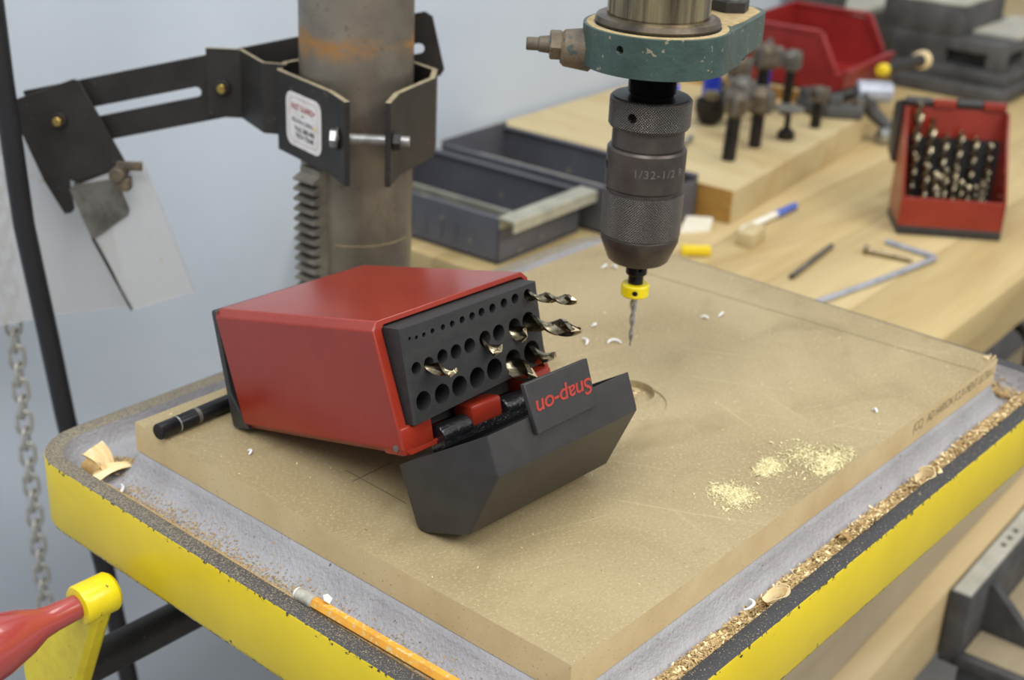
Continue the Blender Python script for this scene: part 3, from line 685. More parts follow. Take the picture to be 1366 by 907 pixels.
def bolt_at(u_, z, y, parent):
    bm = bm_new(); cyl(bm, (u_, y + .010, z), (u_, y - .0075, z), .0036, seg=18, ch=.0006); o = obj('brass_stud', bm, 'brass', parent)
    bm = bm_new(); lathe(bm, [(.0030, 0), (.0062, .0002), (.0066, .0016), (.0056, .0034), (.0036, .0036)], 26, along((u_, y, z), (u_, y - 1, z))[0]); obj('washer', bm, 'blk_steel', o)
bolt_at(-.1102, .1225, .0428, guard)
bolt_at(-.2395, .0915, .0372, guard)
poly = [(-.2754, .1053), (-.2262, .1245), (-.2215, .1235), (-.1879, .0551), (-.2315, .0405), (-.2362, .0425), (-.2343, .0175), (-.2372, .0140), (-.2425, .0130), (-.2568, .0403), (-.2712, .080)]
bm = bm_new(); prism(bm, poly, .0372, .0396, 'xz'); obj('side_plate', bm, 'blk_steel', guard, bev=.0005)
bm = bm_new(); prism(bm, [(-.1879, .0551), (-.2315, .0405), (-.2320, .0385), (-.1880, .0530)], .0336, .0396, 'xz'); obj('bent_flange', bm, 'blk_steel', guard)
bm = bm_new(); prism(bm, [(-.2338, .0372), (-.2300, .0410), (-.1985, .0480), (-.1948, .0455), (-.1868, .0225), (-.1880, .0180), (-.2155, -.0030), (-.2190, -.0040)], .0280, .0300, 'xz'); obj('clip_plate', bm, 'galv', guard, bev=.0005)
bm = bm_new(); cyl(bm, (-.190, .0300, .0560), (-.190, .0100, .0560), .0060, seg=18, ch=.001); box(bm, (-.181, .018, .0625), (.020, .004, .007), Matrix.Identity(4), .001); box(bm, (-.186, .018, .048), (.010, .012, .010), None, .001)
obj('wing_screw', bm, 'rusty', guard)
# clear shields held by the clip
sh = tag(obj('clear_shield', (lambda b: (prism(b, [(-.2300, .0390), (-.1740, .0640), (-.1384, -.0474), (-.1918, -.0670)], .0304, .0330, 'xz'), b)[1])(bm_new()), 'clear'), 'small narrow scuffed clear plastic shield hanging under the guard plate', 'shield'); sh.matrix_world = MG
sh = tag(obj('clear_shield', (lambda b: (prism(b, [(-.400, .075), (-.2240, .0700), (-.2039, -.0783), (-.2657, -.0885), (-.3155, -.1016), (-.400, -.124)], .0640, .0668, 'xz'), b)[1])(bm_new()), 'clear'), 'wide scuffed clear plastic shield hanging behind the black pole', 'shield'); sh.matrix_world = MG

bm = bm_new(); prism(bm, [(-.2200, -.0045), (-.2190, -.0035), (-.1908, -.0655), (-.1918, -.0672)], .0300, .0334, 'xz'); eo = obj('shield_edge', bm, 'blk_steel', guard, label='dark bent edge of the small shield')
# leaning black pole
def GU(u_, y, z): return MG @ V((u_, y, z))
bm = bm_new(); tube(bm, [GU(-.272, 0, .33), GU(-.2685, 0, .20), GU(-.2669, 0, .1291), GU(-.2625, 0, .0158), GU(-.2520, 0, -.0807), GU(-.2445, 0, -.1561), GU(-.2231, 0, -.3038), GU(-.2102, 0, -.4228), GU(-.170, 0, -.95)], .0083, 14)
tag(obj('bent_pole', bm, 'pole'), 'slightly bent black pole standing behind the table corner by the chain', 'pole')
# chain
ch = thing('hanging_chain', 'grey steel link chain hanging in front of the wall beside the pole', 'chain', tuple(MG @ V((-.3195, .10, 0))), math.atan2(RH.y, RH.x))
bm = bm_new(); path = []
hl, rr = .0085, .0062
for k in range(9): a = PI * k / 8; path.append((rr * math.cos(a), 0, hl - rr + rr * math.sin(a) + .003))
for k in range(9): a = PI + PI * k / 8; path.append((rr * math.cos(a), 0, -hl + rr + rr * math.sin(a) - .003))
tube(bm, path, .0019, 8, True); link = done(bm, 'chain_link', 60)
for k in range(58):
    o = obj('chain_link', link, None if k else 'chain', ch); o.location = (0, 0, .25 - k * .0166); o.rotation_euler = (0, .06 * math.sin(k * 2.1), (PI / 2 if k % 2 else .35))

# ------------------------------------------------------------------ crank under the table
crank = thing('table_crank', 'yellow crank arm with red plastic grip below the table corner', 'crank', (-.0618, .35, -.165))
bm = bm_new(); cyl(bm, (-.004, 0, 0), (.30, 0, 0), .0122, seg=32); obj('crank_shaft', bm, 'blk_steel', crank)
bY, bZ = -.0560, .0905
bm = bm_new()
hub = V((0, 0)); boss = V((bY, bZ)); d = (boss - hub).normalized(); n_ = V((-d.y, d.x)); poly = []
for k in range(13): a = math.atan2(n_.y, n_.x) + PI * k / 12; poly.append((hub.x + .026 * math.cos(a), hub.y + .026 * math.sin(a)))
for k in range(13): a = math.atan2(-n_.y, -n_.x) + PI * k / 12; poly.append((boss.x + .0118 * math.cos(a), boss.y + .0118 * math.sin(a)))
prism(bm, poly, -.008, .004, 'yz'); obj('crank_arm', bm, 'ypaint', crank, bev=.003)
bm = bm_new(); lathe(bm, [(.0080, 0), (.0112, .0006), (.0120, .002), (.0120, .0215), (.0105, .0235)], 36, along((-.0135, bY, bZ), (.02, bY, bZ))[0]); obj('crank_boss', bm, 'ypaint', crank)
bm = bm_new(); lathe(bm, [(.018, 0), (.018, .012)], 36, along((-.004, 0, 0), (.05, 0, 0))[0]); obj('hub_collar', bm, 'ypaint', crank)
gr = bm_new(); lathe(gr, [(.0074, 0), (.0074, .004), (.0080, .016), (.0092, .024), (.0135, .034), (.0180, .050), (.0202, .066), (.0200, .085), (.0175, .110), (.0160, .125), (.013, .134), (.006, .139)], 40, along((-.0128, bY, bZ), (-1, bY, bZ))[0])
obj('red_grip', gr, 'grip', crank, angle=60)

# ------------------------------------------------------------------ sawdust, shavings, swarf
def surf(x, y):
    """height of the grey tray"""
    ins = min(x - X0, X1 - x, y - Y0, Y1 - y)
    if ins < .0108: return -.0208
    z1 = float(np.interp(ins, [.0108, .0118, .0135, .0165, .021], [-.0216, -.027, -.0325, -.035, -.0358]))
    ox = max(-x, x - W_, 0) / 1.0; oy = max(-y, y - D_, 0) * 1.45; q = max(ox, oy)
    z2 = float(np.interp(q, [0, .002, .006, .012, .018], [-.0195, -.0235, -.029, -.0335, -.0358]))
    return max(z1, z2)
def heap(x, t):
    """sawdust height at position x along the near edge, t = 0 at the rim wall, 1 at the board side"""
    k = .55 + .30 * math.sin(x * 31 + .5) + .22 * math.sin(x * 77 + 1) + .12 * math.sin(x * 160)
    k *= .35 + .65 * min(1, max(0, (x + .03) / .08))
    return .0138 * max(.12, k ** .6) * (1 - t) ** .7
YA = Y0 + .0110
pts = []
for k in range(11000):
    x = rng.uniform(-.03, .515); t = rng.beta(1.0, 1.3); y = YA + t * .0165; pts.append((x, y, max(surf(x, y), -.0352 + heap(x, t)) + rng.uniform(0, .0016)))
sd = flakes('sawdust', pts, .0024, 'dust', lift=.8, elong=3); sd['label'] = 'long heap of brown sawdust and chips in the tray along the lettered board edge'; sd['category'] = 'sawdust'
bm = bm_new(); nx = 260; rows = []
for i in range(nx + 1):
    x = -.03 + .545 * i / nx
    rows.append([bm.verts.new((x, YA - .0006 + .0170 * j / 8, max(surf(x, YA + .0170 * j / 8) - .0004, -.0354 + heap(x, j / 8) * (1 + .25 * math.sin(i * 1.7 + j * 2.3))))) for j in range(9)])
for a, b in zip(rows, rows[1:]):
    for j in range(8): bm.faces.new((a[j], b[j], b[j + 1], a[j + 1]))
o = obj('dust_bed', bm, 'dust', sd); o['kind'] = 'stuff'
flakes('pale_chips', pts[:1800], .0032, 'lightwood', parent=sd, lift=.9, elong=4)
MT['tandust'] = pbr('tan_dust', S(190, 162, 112), S(158, 130, 84), 260, .9)
pts = []
for k in range(15000):
    y = rng.uniform(-.03, .33); d_ = (.002 if k % 3 else .007) + abs(rng.normal(0, .0075)); x = X0 + .0112 + d_; pts.append((x, y, max(surf(x, y) + .0003, -.0225 - d_ * 1.0)))
o = flakes('sawdust', pts, .0011, 'tandust'); tag(o, 'fine brown sawdust sprinkled along the grey tray near the crank', 'sawdust')
pts = []
for _ in range(1500):
    x, y = .500 + rng.normal(0, .008), .012 + rng.normal(0, .014); x = min(x, .519); pts.append((x, y, surf(x, y) + rng.uniform(0, .004)))
o = flakes('sawdust', pts, .0022, 'tandust'); tag(o, 'brown wood chips in the tray beyond the far fibreboard corner', 'sawdust')
pts = []
for _ in range(900):
    x, y = -.006 + rng.normal(0, .007), .352 + rng.normal(0, .005); pts.append((x, y, surf(x, y) + rng.uniform(0, .002)))
o = flakes('sawdust', pts, .0018, 'tandust'); tag(o, 'small brown dust pile beside the pale curls in the tray corner', 'sawdust')
def powder(clusters, label):
    P3 = []; Q3 = []
    for cx, cy, sd_x, n in clusters:
        for k in range(n):
            x, y = cx + rng.normal(0, sd_x), cy + rng.normal(0, sd_x * .8)
            if y < .002: continue
            (Q3 if k % 14 == 0 else P3).append((x, y, .0003))
    o = flakes('wood_powder', P3, .00055, 'powder', lift=.4, elong=1.4); tag(o, label, 'sawdust')
    flakes('powder_curl', Q3, .0022, 'powder', lift=.5, elong=3, parent=o)
powder([(.2308, .0335, .0045, 2200), (.2215, .0320, .0035, 900), (.259, .025, .0075, 1100), (.2600, .0105, .0055, 1800), (.2480, .0090, .0045, 800), (.2740, .0100, .0060, 800), (.250, .022, .0150, 700)], 'larger double patch of pale powder on the board near the lettered edge')
powder([(.1880, .0300, .0050, 2200), (.1840, .0390, .0040, 700), (.1830, .0240, .0050, 700), (.186, .030, .011, 500)], 'smaller patch of pale powder on the board nearer the front corner')
pts = [(rng.uniform(0, .48), rng.uniform(0, .33), .0003) for _ in range(420)]
o = flakes('wood_specks', pts, .0009, 'lightwood'); tag(o, 'pale wood specks strewn across the fibreboard', 'sawdust')
pts = [((.0 if rng.random() < .5 else 0) + (X0 + rng.uniform(.001, .010)), rng.uniform(-.03, .38), -.0204) for _ in range(1500)] + [(rng.uniform(-.03, .52), Y0 + rng.uniform(.001, .010), -.0204) for _ in range(900)]
o = flakes('wood_specks', pts, .0006, 'rimdust'); tag(o, 'tan dust specks lying on the dark table rim', 'sawdust')
def curl(name, loc, rotz, tilt, r, wid, turns, mat, label, cat, group, grow=.3, thick=.0004, flare=0.):
    bm = bm_new(); n = int(18 * turns) + 6; A = []; B_ = []
    for i in range(n + 1):
        t_ = i / n; a = t_ * turns * 2 * PI; R_ = r * (1 - grow * t_); w0 = wid * (.5 + .5 * math.sin(PI * min(1, t_ * 1.2 + .1)))
        fl = flare * r
        for lst, s, q in ((A, -1, R_), (B_, 1, R_ + fl)):
            lst.append([bm.verts.new((q * math.cos(a) * k, s * w0 / 2 + .0006 * math.sin(i * 1.3), q * math.sin(a) * k + r)) for k in (1, 1 - thick / r)])
    for i in range(n):
        for (p, q) in (((A, 0), (B_, 0)), ((B_, 0), (B_, 1)), ((B_, 1), (A, 1)), ((A, 1), (A, 0))):
            bm.faces.new((p[0][i][p[1]], q[0][i][q[1]], q[0][i + 1][q[1]], p[0][i + 1][p[1]]))
    for i in (0, n): bm.faces.new((A[i][0], B_[i][0], B_[i][1], A[i][1]))
    o = obj(name, bm, mat, angle=60); o.location = loc; o.rotation_euler = (tilt, 0, rotz); return tag(o, label, cat, group)
g1 = 'curled wood shavings in the table tray'
curl('wood_shaving', (-.0235, .3560, -.0345), .5, .5, .0070, .010, .85, 'darkwood', 'small brown cupped shaving in the tray corner beside the pale ones', 'shaving', g1)
def fan(loc, rotz, rx, ln, w0, w1, label, mat='lightwood', ruf=.0024, nr=3):
    """pleated shaving: a ruffled strip that widens away from its root"""
    bm = bm_new(); rows = []
    for i in range(11):
        t_ = i / 10; w_ = w0 + (w1 - w0) * t_
        rows.append([bm.verts.new((ln * t_, (j / 20 - .5) * w_, ruf * (.3 + t_) * math.sin(j / 20 * nr * 2 * PI) + .003 * math.sin(PI * t_))) for j in range(21)])
    for a, b in zip(rows, rows[1:]):
        for j in range(20): bm.faces.new((a[j], b[j], b[j + 1], a[j + 1]))
    o = obj('wood_shaving', bm, mat, angle=80); m_ = o.modifiers.new('thickness', 'SOLIDIFY'); m_.thickness = .0003
    o.location = loc; o.rotation_euler = (0, rx, rotz); return tag(o, label, 'shaving', g1)
fan((-.0140, .3450, -.0325), 1.9, -.85, .019, .009, .017, 'pale upright ruffled shaving in the tray corner')
fan((-.0020, .3400, -.0290), 2.95, .10, .028, .006, .015, 'pale flat ridged shaving lying in the tray corner', ruf=.0012, nr=2)
curl('wood_shaving', (.148, -.0195, -.0300), .5, 1.0, .0062, .010, 1.5, 'lightwood', 'large golden cup-shaped curl in the sawdust nearest the camera end', 'shaving', g1, flare=.4)
curl('wood_shaving', (.325, -.0215, -.0290), 1.0, .9, .0056, .010, 1.3, 'lightwood', 'pale white-edged curl in the sawdust at mid edge', 'shaving', g1, flare=.4)
curl('wood_shaving', (.335, -.0265, -.0285), .3, .6, .0040, .012, .5, 'lightwood', 'thin pale fan-like curl on the rim at mid edge', 'shaving', g1, flare=.4)
curl('wood_shaving', (.225, -.0210, -.0310), 1.5, .3, .0050, .006, .9, 'darkwood', 'brown curl in the sawdust between the golden and the pale ones', 'shaving', g1)
def worm(x, y, z, rz, ln, label, bend=2.2):
    bm = bm_new(); P3 = []
    for i in range(13):
        t_ = i / 12; a = bend * (t_ - .5); P3.append((ln / bend * math.sin(a), ln / bend * (1 - math.cos(a)), .0008 + .0012 * math.sin(PI * t_)))
    tube(bm, P3, [.0005 + .0004 * math.sin(PI * i / 12) for i in range(13)], 6)
    o = obj('swarf_curl', bm, 'white'); o.location = (x, y, z); o.rotation_euler = (0, 0, rz); tag(o, label, 'swarf', 'white plastic swarf curls')
worm(.306, .2065, 0, 2.4, .013, 'white C-shaped swarf curl left of the drill tip', 2.6)
worm(.2917, .219, 0, .9, .012, 'white hooked swarf curl just beyond the black lid tab', 1.6)
worm(.4179, .2986, 0, .3, .010, 'short white swarf bit behind the chuck nose')
worm(.4223, .2930, 0, 1.4, .006, 'tiny white swarf crumb behind the chuck nose', 1.0)
worm(.389, .1852, 0, 2.0, .006, 'white swarf crumb, first of two beyond the drill', 1.0)
worm(.4033, .1794, 0, .2, .010, 'white swarf sliver, second of two beyond the drill', 1.0)
worm(.318, .232, 0, .2, .007, 'small white swarf loop beside the long thick bit', 3.4)
worm(.3415, .0225, 0, 1.0, .005, 'white swarf crumb near the lettered board edge', 1.0)
worm(.0245, .258, 0, 1.0, .006, 'white crumb on the board beside the red case side', 2.5)
worm(.262, .163, -.004, 1.0, .008, 'white crumb inside the round recess', 2.5)
worm(.136, -.0170, -.0280, .3, .014, 'white swarf hook in the sawdust beside the golden curl', 2.4)
worm(-.021, .3225, -.0335, .8, .016, 'white swarf thread in the tray corner', 1.2)
o = flakes('crumbs', [(.2560 + rng.normal(0, .004), .1560 + rng.normal(0, .0035), -.0045 + rng.uniform(0, .0015)) for _ in range(160)], .0018, 'mdf_edge')
tag(o, 'broken tan crumbs in the round recess', 'crumbs')
# pencil in the tray
pc0, pc1 = V((-.0305, .1560, -.0200)), V((-.0272, -.0150, -.0200))
pen = thing('pencil', 'orange pencil with metal ferrule lying on the table rim', 'pencil', M=along(pc0, pc1)[0])
bm = bm_new(); lathe(bm, [(.0034, .0135), (.0034, .150), (.001, .168)], 6); obj('barrel', bm, 'orange', pen)
bm = bm_new(); lathe(bm, [(.0036, .002), (.0037, .004), (.0034, .005), (.0037, .006), (.0037, .0138)], 20); obj('ferrule', bm, 'ferrule', pen)
bm = bm_new(); lathe(bm, [(.0024, 0), (.0032, .0006), (.0032, .0022)], 16); obj('eraser_stub', bm, 'white', pen)
bm = bm_new(); prism(bm, [(0, 0), (.005, .001), (.0055, .0045), (.002, .0055), (-.001, .003)], 0, .0006, 'xy')
o = tag(obj('paper_scrap', bm, 'paper'), 'tiny white paper scrap resting on the pencil', 'paper scrap'); o.location = (-.0290, .1325, -.0165); o.rotation_euler = (.5, .2, .4)

# ------------------------------------------------------------------ workbench behind
bench = thing('workbench', 'long pale wooden workbench against the wall behind the drill press', 'workbench', (0, 0, 0), TH)
nb = 7
for k in range(nb):
    b0 = .131 + (.853 - .131) * k / nb; b1 = .131 + (.853 - .131) * (k + 1) / nb
    bm = bm_new(); box(bm, (.655 + 1.45, (b0 + b1) / 2, -.150 - .0165), (2.9, b1 - b0 - .0006, .033), None, .0012)
    o = obj('top_plank', bm, 'bench' if k % 2 else 'bench2', bench)
bm = bm_new(); box(bm, (.675 + 1.45, .49, -.22), (2.86, .66, .07)); obj('apron_frame', bm, 'bench2', bench)
for a, b in ((.72, .19), (.72, .80), (2.4, .19), (2.4, .80)):
    bm = bm_new(); box(bm, (a, b, -.57), (.07, .07, .76), None, .003); obj('leg', bm, 'rail', bench)
bm = bm_new(); box(bm, (.25 + 1.6, .30, -.358), (3.2, .46, .016)); obj('lower_shelf', bm, 'shelf', bench)
bm = bm_new(); box(bm, (.25 + 1.6, .060, -.391), (3.2, .030, .078), None, .003); obj('shelf_rail', bm, 'rail', bench)
tub = thing('storage_tub', 'smooth grey storage box on the shelf under the bench', 'storage box', tuple(bw(1.12, .17, -.350)), TH)
bm = bm_new(); box(bm, (.45, .17, .036), (.90, .30, .072), None, .006); obj('box_body', bm, 'grey_bin', tub)
bm = bm_new(); box(bm, (.45, .17, .077), (.92, .32, .010), None, .003); obj('lid', bm, 'grey_bin', tub)
bm = bm_new(); tube(bm, [bw(1.30, .24, -.2615), bw(1.24, .20, -.2615), bw(1.19, .150, -.2610), bw(1.175, .135, -.268), bw(1.15, .128, -.31), bw(1.09, .11, -.343)], .006, 10)
tag(obj('black_hose', bm, 'pole'), 'black hose hanging over the grey box under the bench', 'hose')

block = thing('wooden_block', 'thick pale laminated wooden slab lying on the workbench', 'wooden slab', tuple(bw(.99, .462)), TH)
poly = [(0, 0), (.455, .040), (.455, .385), (-.010, .385)]
bm = bm_new()
prism(bm, poly, 0, .042, 'xy'); o = obj('slab', bm, 'block', block, bev=.001); me = o.data; me.materials.append(MT['block_end'])
for p in me.polygons:
    if p.normal.x < -.8: p.material_index = 1
bd = thing('plywood_board', 'thin plywood board under the red bin on the thick slab', 'board', tuple(bw(1.44, .555, -.108)), TH)
bm = bm_new(); box(bm, (.13, .14, .009), (.26, .27, .018), Matrix.Rotation(.05, 4, 'Z')); o = obj('sheet', bm, 'block', bd); o.data.materials.append(MT['block_end'])
for p in o.data.polygons:
    if p.normal.x < -.8 or p.normal.y < -.8: p.material_index = 1

def drawer_bin(name, label, a0, a1, b0, b1, h, lip):
    t = thing(name, label, 'bin', tuple(bw(a0, b0)), TH, 'grey steel drawer bins'); w_, d_ = a1 - a0, b1 - b0; T_ = .002
    bm = bm_new(); box(bm, (w_ / 2, d_ / 2, .003), (w_, d_, .003)); obj('bottom', bm, 'grey_bin', t)
    for x in (T_ / 2, w_ - T_ / 2):
        bm = bm_new(); box(bm, (x, d_ / 2, h / 2 + .0015), (T_, d_, h)); box(bm, (x + (.003 if x < .01 else -.003), d_ / 2, h), (.007, d_, .002)); obj('side_wall', bm, 'grey_bin', t)
    bm = bm_new(); box(bm, (w_ / 2, d_ - T_ / 2, h / 2 + .004), (w_, T_, h + .006)); obj('back_wall', bm, 'grey_bin', t)
    bm = bm_new(); box(bm, (w_ / 2, T_ / 2, h * .46), (w_, T_, h * .9)); obj('front_wall', bm, 'grey_bin', t)
    bm = bm_new(); box(bm, (w_ * .52, d_ * .5, h * .55), (.004, d_ * .96, h * .12)); box(bm, (w_ * .52, d_ * .5, h * .25), (.0015, d_ * .96, h * .5)); obj('divider', bm, 'bin_lip', t)
    if lip:
        bm = bm_new(); box(bm, (w_ / 2, -.010, h + .003), (w_ + .004, .022, .0025)); box(bm, (w_ / 2, -.021, h - .003), (w_ + .004, .0025, .013)); box(bm, (w_ / 2, -.001, h - .003), (w_, .002, .014)); obj('label_lip', bm, 'bin_lip', t, bev=.0006)
        for k in range(7):
            bm = bm_new(); box(bm, (-.0006, .06 + k * .022, h * .45), (.0008, .003, h * .42)); obj('slot_rib', bm, 'grey_bin', t)
    return t
drawer_bin('drawer_bin', 'grey steel drawer bin with pale lip nearer the red case', .684, .836, .578, .835, .052, True)
drawer_bin('drawer_bin', 'darker grey steel drawer bin beyond the lipped one', .848, .978, .505, .800, .055, False)

# second case upright on the bench
c2a, c2b = V((1.1044, .2983)), V((1.1699, .1949)); dv = (c2b - c2a).normalized()
F0 = bw(c2a.x, c2a.y); F1 = bw(c2b.x, c2b.y)
ux = (F1 - F0).normalized(); uy = V((0, 0, 1)).cross(ux)
if uy.dot(F0 - CAM_LOC) < 0: uy = -uy
M2 = Matrix.Identity(4)
for i, c in enumerate((ux, uy, V((0, 0, 1)))):
    for r in range(3): M2[r][i] = c[r]
M2.translation = F0
c2 = thing('drill_bit_case', 'red drill bit case standing upright and full on the workbench', 'case', M=M2)
bm = bm_new(); box(bm, (.0615, .0365, .006), (.1235, .074, .012), None, .002); obj('base_cover', bm, 'blk', c2)
bm = bm_new(); box(bm, (.0615, .0015, .029), (.1228, .003, .036)); obj('front_wall', bm, 'red', c2, bev=.0006)
for x in (.0015, .1213):
    bm = bm_new(); prism(bm, [(0, .012), (.073, .012), (.073, .140), (.060, .140), (0, .047)], x - .0015, x + .0015, 'yz'); obj('side_wall', bm, 'red', c2, bev=.0006)
bm = bm_new(); box(bm, (.0615, .0715, .076), (.1228, .003, .128)); obj('back_wall', bm, 'red', c2, bev=.0006)
for x in (.0465, .1060): bm = bm_new(); box(bm, (x, .070, .1455), (.027, .009, .010), None, .002); obj('hinge_knuckle', bm, 'red', c2)
for x in (.001, .0615): bm = bm_new(); cyl(bm, (x, .072, .146), (x + .030, .072, .146), .0055); obj('hinge_barrel', bm, 'blk', c2)
bm = bm_new(); prism(bm, [(.078, .146), (.112, .135), (.118, .10), (.112, .072), (.078, .066)], -.004, .123, 'yz'); obj('lid', bm, 'blk', c2, bev=.001)
bm = bm_new(); box(bm, (.0615, .036, .020), (.116, .064, .018)); obj('insert_block', bm, 'blk_foam', c2)
bm = bm_new(); box(bm, (.0615, .0685, .062), (.117, .003, .084)); obj('insert_panel', bm, 'blk_foam', c2)
k = 0
bits = [(.016, .060, .0060, .150), (.034, .058, .0054, .130), (.052, .058, .0048, .112), (.070, .060, .0046, .118), (.088, .060, .0046, .112), (.107, .060, .0040, .104),
        (.016, .042, .0042, .092), (.028, .022, .0046, .085), (.039, .018, .0042, .076), (.050, .017, .0040, .082), (.061, .018, .0036, .086), (.070, .017, .0034, .068), (.079, .018, .0032, .062), (.088, .019, .0026, .062), (.094, .017, .0024, .070), (.101, .026, .0022, .082)]
for x, y, r, top in bits:
    k += 1
    o = thing('drill_bit', 'bronze twist drill bit standing in the upright red case', 'drill bit', M=M2 @ Matrix.Translation((x, y, .029)), group='twist drill bits standing in the upright case')
    NTH = ('first', 'second', 'third', 'fourth', 'fifth', 'sixth', 'seventh', 'eighth', 'ninth', 'tenth')
    o['label'] = ('tallest thick drill bit at the left end of the upright case' if k == 1 else 'bronze drill bit, %s from the left in the rear row of the upright case' % NTH[k - 1] if k <= 6
                  else 'small bronze drill bit, %s from the left in the front row of the upright case' % NTH[k - 7])
    z0 = .029
    bm = bm_new(); twist_drill(bm, r, top - z0, Matrix.Rotation(k, 4, 'Z'), pitch=r * 8, seg=16, steps=int((top - z0) / (r * 8) * 14) + 6); obj('fluted_body', bm, 'hss_dark', o)

# red hopper bin
rb = thing('parts_bin', 'red plastic open-front parts bin on the plywood board', 'bin', tuple(bw(1.455, .548, -.0885)), TH + .06)
L_, Wd, H_ = .17, .195, .085
prof = [(0, .004), (0, .030), (.020, .034), (.045, H_ - .006), (L_, H_ + .006), (L_, .004)]
for x in (0, Wd):
    bm = bm_new(); prism(bm, prof, x, x + .003, 'yz'); box(bm, (x + .0015, (L_ + .045) / 2, H_ + .001), (.010, L_ - .045, .006), Matrix.Identity(4)); 
    prism(bm, [(.012, .036), (.020, .033), (.049, H_ - .002), (.040, H_ + .002)], x - .003, x + .006, 'yz'); obj('side_wall', bm, 'red_dull', rb, bev=.001)
bm = bm_new(); box(bm, (Wd / 2, L_, H_ / 2 + .004), (Wd, .003, H_)); obj('back_wall', bm, 'red_dull', rb)
bm = bm_new(); box(bm, (Wd / 2, 0, .018), (Wd, .003, .030)); box(bm, (Wd / 2, -.003, .033), (Wd, .008, .005)); obj('front_lip', bm, 'red_dull', rb)
bm = bm_new(); box(bm, (Wd / 2, L_ / 2, .0035), (Wd, L_, .003)); obj('bottom', bm, 'red_dull', rb)
# screwdriver lying across that bin's lip
s0, s1 = bw(1.558, .528, -.062), bw(1.705, .526, -.069)
sd_ = thing('screwdriver', 'dark-handled tool with yellow ends lying across the red bin', 'screwdriver', M=along(s0, s1)[0])
bm = bm_new(); lathe(bm, [(.005, .0), (.0085, .006), (.0095, .11), (.011, .13)], 20); obj('handle', bm, 'blk_steel', sd_)
bm = bm_new(); lathe(bm, [(.006, -.02), (.0095, -.014), (.0095, -.002), (.005, 0)], 20); obj('yellow_tip', bm, 'yplast', sd_)
bm = bm_new(); lathe(bm, [(.008, .128), (.0145, .131), (.0145, .144), (.010, .149)], 24); obj('end_cap', bm, 'lightwood', sd_)

# cutters standing on the slab
def cutter(a, b, h, r, hr, hh, label, lean=(0, 0), mat='cast', kind='bit'):
    z0 = -.108
    t = thing('router_cutter', label, 'cutter', M=Matrix.Translation(bw(a, b, z0)) @ Matrix.Rotation(lean[0], 4, 'X') @ Matrix.Rotation(lean[1], 4, 'Y'), group='metal cutters standing on the slab')
    bm = bm_new(); lathe(bm, [(r * .9, 0), (r, .001), (r, h)], 20); obj('shank', bm, 'thread', t)
    bm = bm_new(); lathe(bm, [(r, h - .002), (hr * .7, h), (hr, h + hh * .2), (hr, h + hh * .75), (hr * .5, h + hh)], 20); obj('cutter_head', bm, 'dull_cutter' if mat == 'cast' else mat, t)
    for s in range(3):
        bm = bm_new(); box(bm, (hr * .8, 0, h + hh * .5), (hr * .7, .005, hh * .85), Matrix.Rotation(s * 2 * PI / 3 + a * 9, 4, 'Z'), .0008); obj('blade', bm, 'galv', t)
cutter(1.100, .532, .058, .0090, .014, .030, 'thick-shanked cutter standing nearest on the slab', (0, .06))
cutter(1.180, .538, .046, .0085, .020, .034, 'bulky-headed cutter standing behind the nearest one', (0, .03))
cutter(1.331, .525, .038, .0075, .013, .020, 'dark cutter standing furthest along the slab', (0, .02))
cutter(1.300, .600, .075, .0085, .019, .034, 'tall cutter standing behind the bulky-headed one', (0, .05))
cutter(1.205, .585, .052, .0075, .017, .030, 'cutter with dull head tucked behind the two front cutters', (.08, .04), 'galv')
cutter(1.255, .610, .060, .0080, .016, .036, 'leaning cutter between the cup cutter and the tall one', (-.10, .08))
cutter(1.365, .590, .066, .0070, .014, .028, 'narrow cutter beside the plywood board edge', (.05, -.05), 'galv')
t = thing('disc_stand', 'black round-based stem with flat disc top on the slab', 'holder', tuple(bw(1.247, .527, -.108)))
bm = bm_new(); lathe(bm, [(.0115, 0), (.0125, .002), (.0115, .010), (.008, .013), (.0045, .016), (.0040, .036), (.004, .038)], 28); obj('stem', bm, 'thread', t)
bm = bm_new(); lathe(bm, [(.004, .036), (.020, .040), (.021, .043), (.015, .045)], 28); obj('disc', bm, 'galv', t)
t = thing('hole_cutter', 'dark cup-shaped cutter on the slab next to the blue tools', 'cutter', tuple(bw(1.235, .640, -.108)), 0, 'metal cutters standing on the slab')
bm = bm_new(); lathe(bm, [(.010, 0), (.018, .008), (.022, .022), (.022, .034), (.019, .034), (.012, .010)], 28); obj('cup', bm, 'thread', t)
bm = bm_new(); lathe(bm, [(.009, .006), (.012, .030), (.010, .046), (.004, .048)], 20); obj('core', bm, 'hss', t)
for (a, b, r, h, lab) in ((1.215, .69, .0085, .052, 'blue plastic handled tool nearest the chuck'), (1.295, .675, .013, .060, 'wider blue plastic tool beside the cup cutter'), (1.42, .655, .0075, .075, 'small blue capped tool by the bulky cutters'), (1.47, .60, .009, .070, 'blue capped tool touching the red bin')):
    t = thing('blue_tool', lab, 'tool', tuple(bw(a, b, -.108))); bm = bm_new(); lathe(bm, [(r * .8, 0), (r, .003), (r, h - .004), (r * .7, h)], 18); obj('cap', bm, 'blue', t)
    bm = bm_new(); lathe(bm, [(r * .5, h - .001), (r * .9, h + .004), (r * .6, h + .016)], 18); obj('metal_end', bm, 'galv', t)
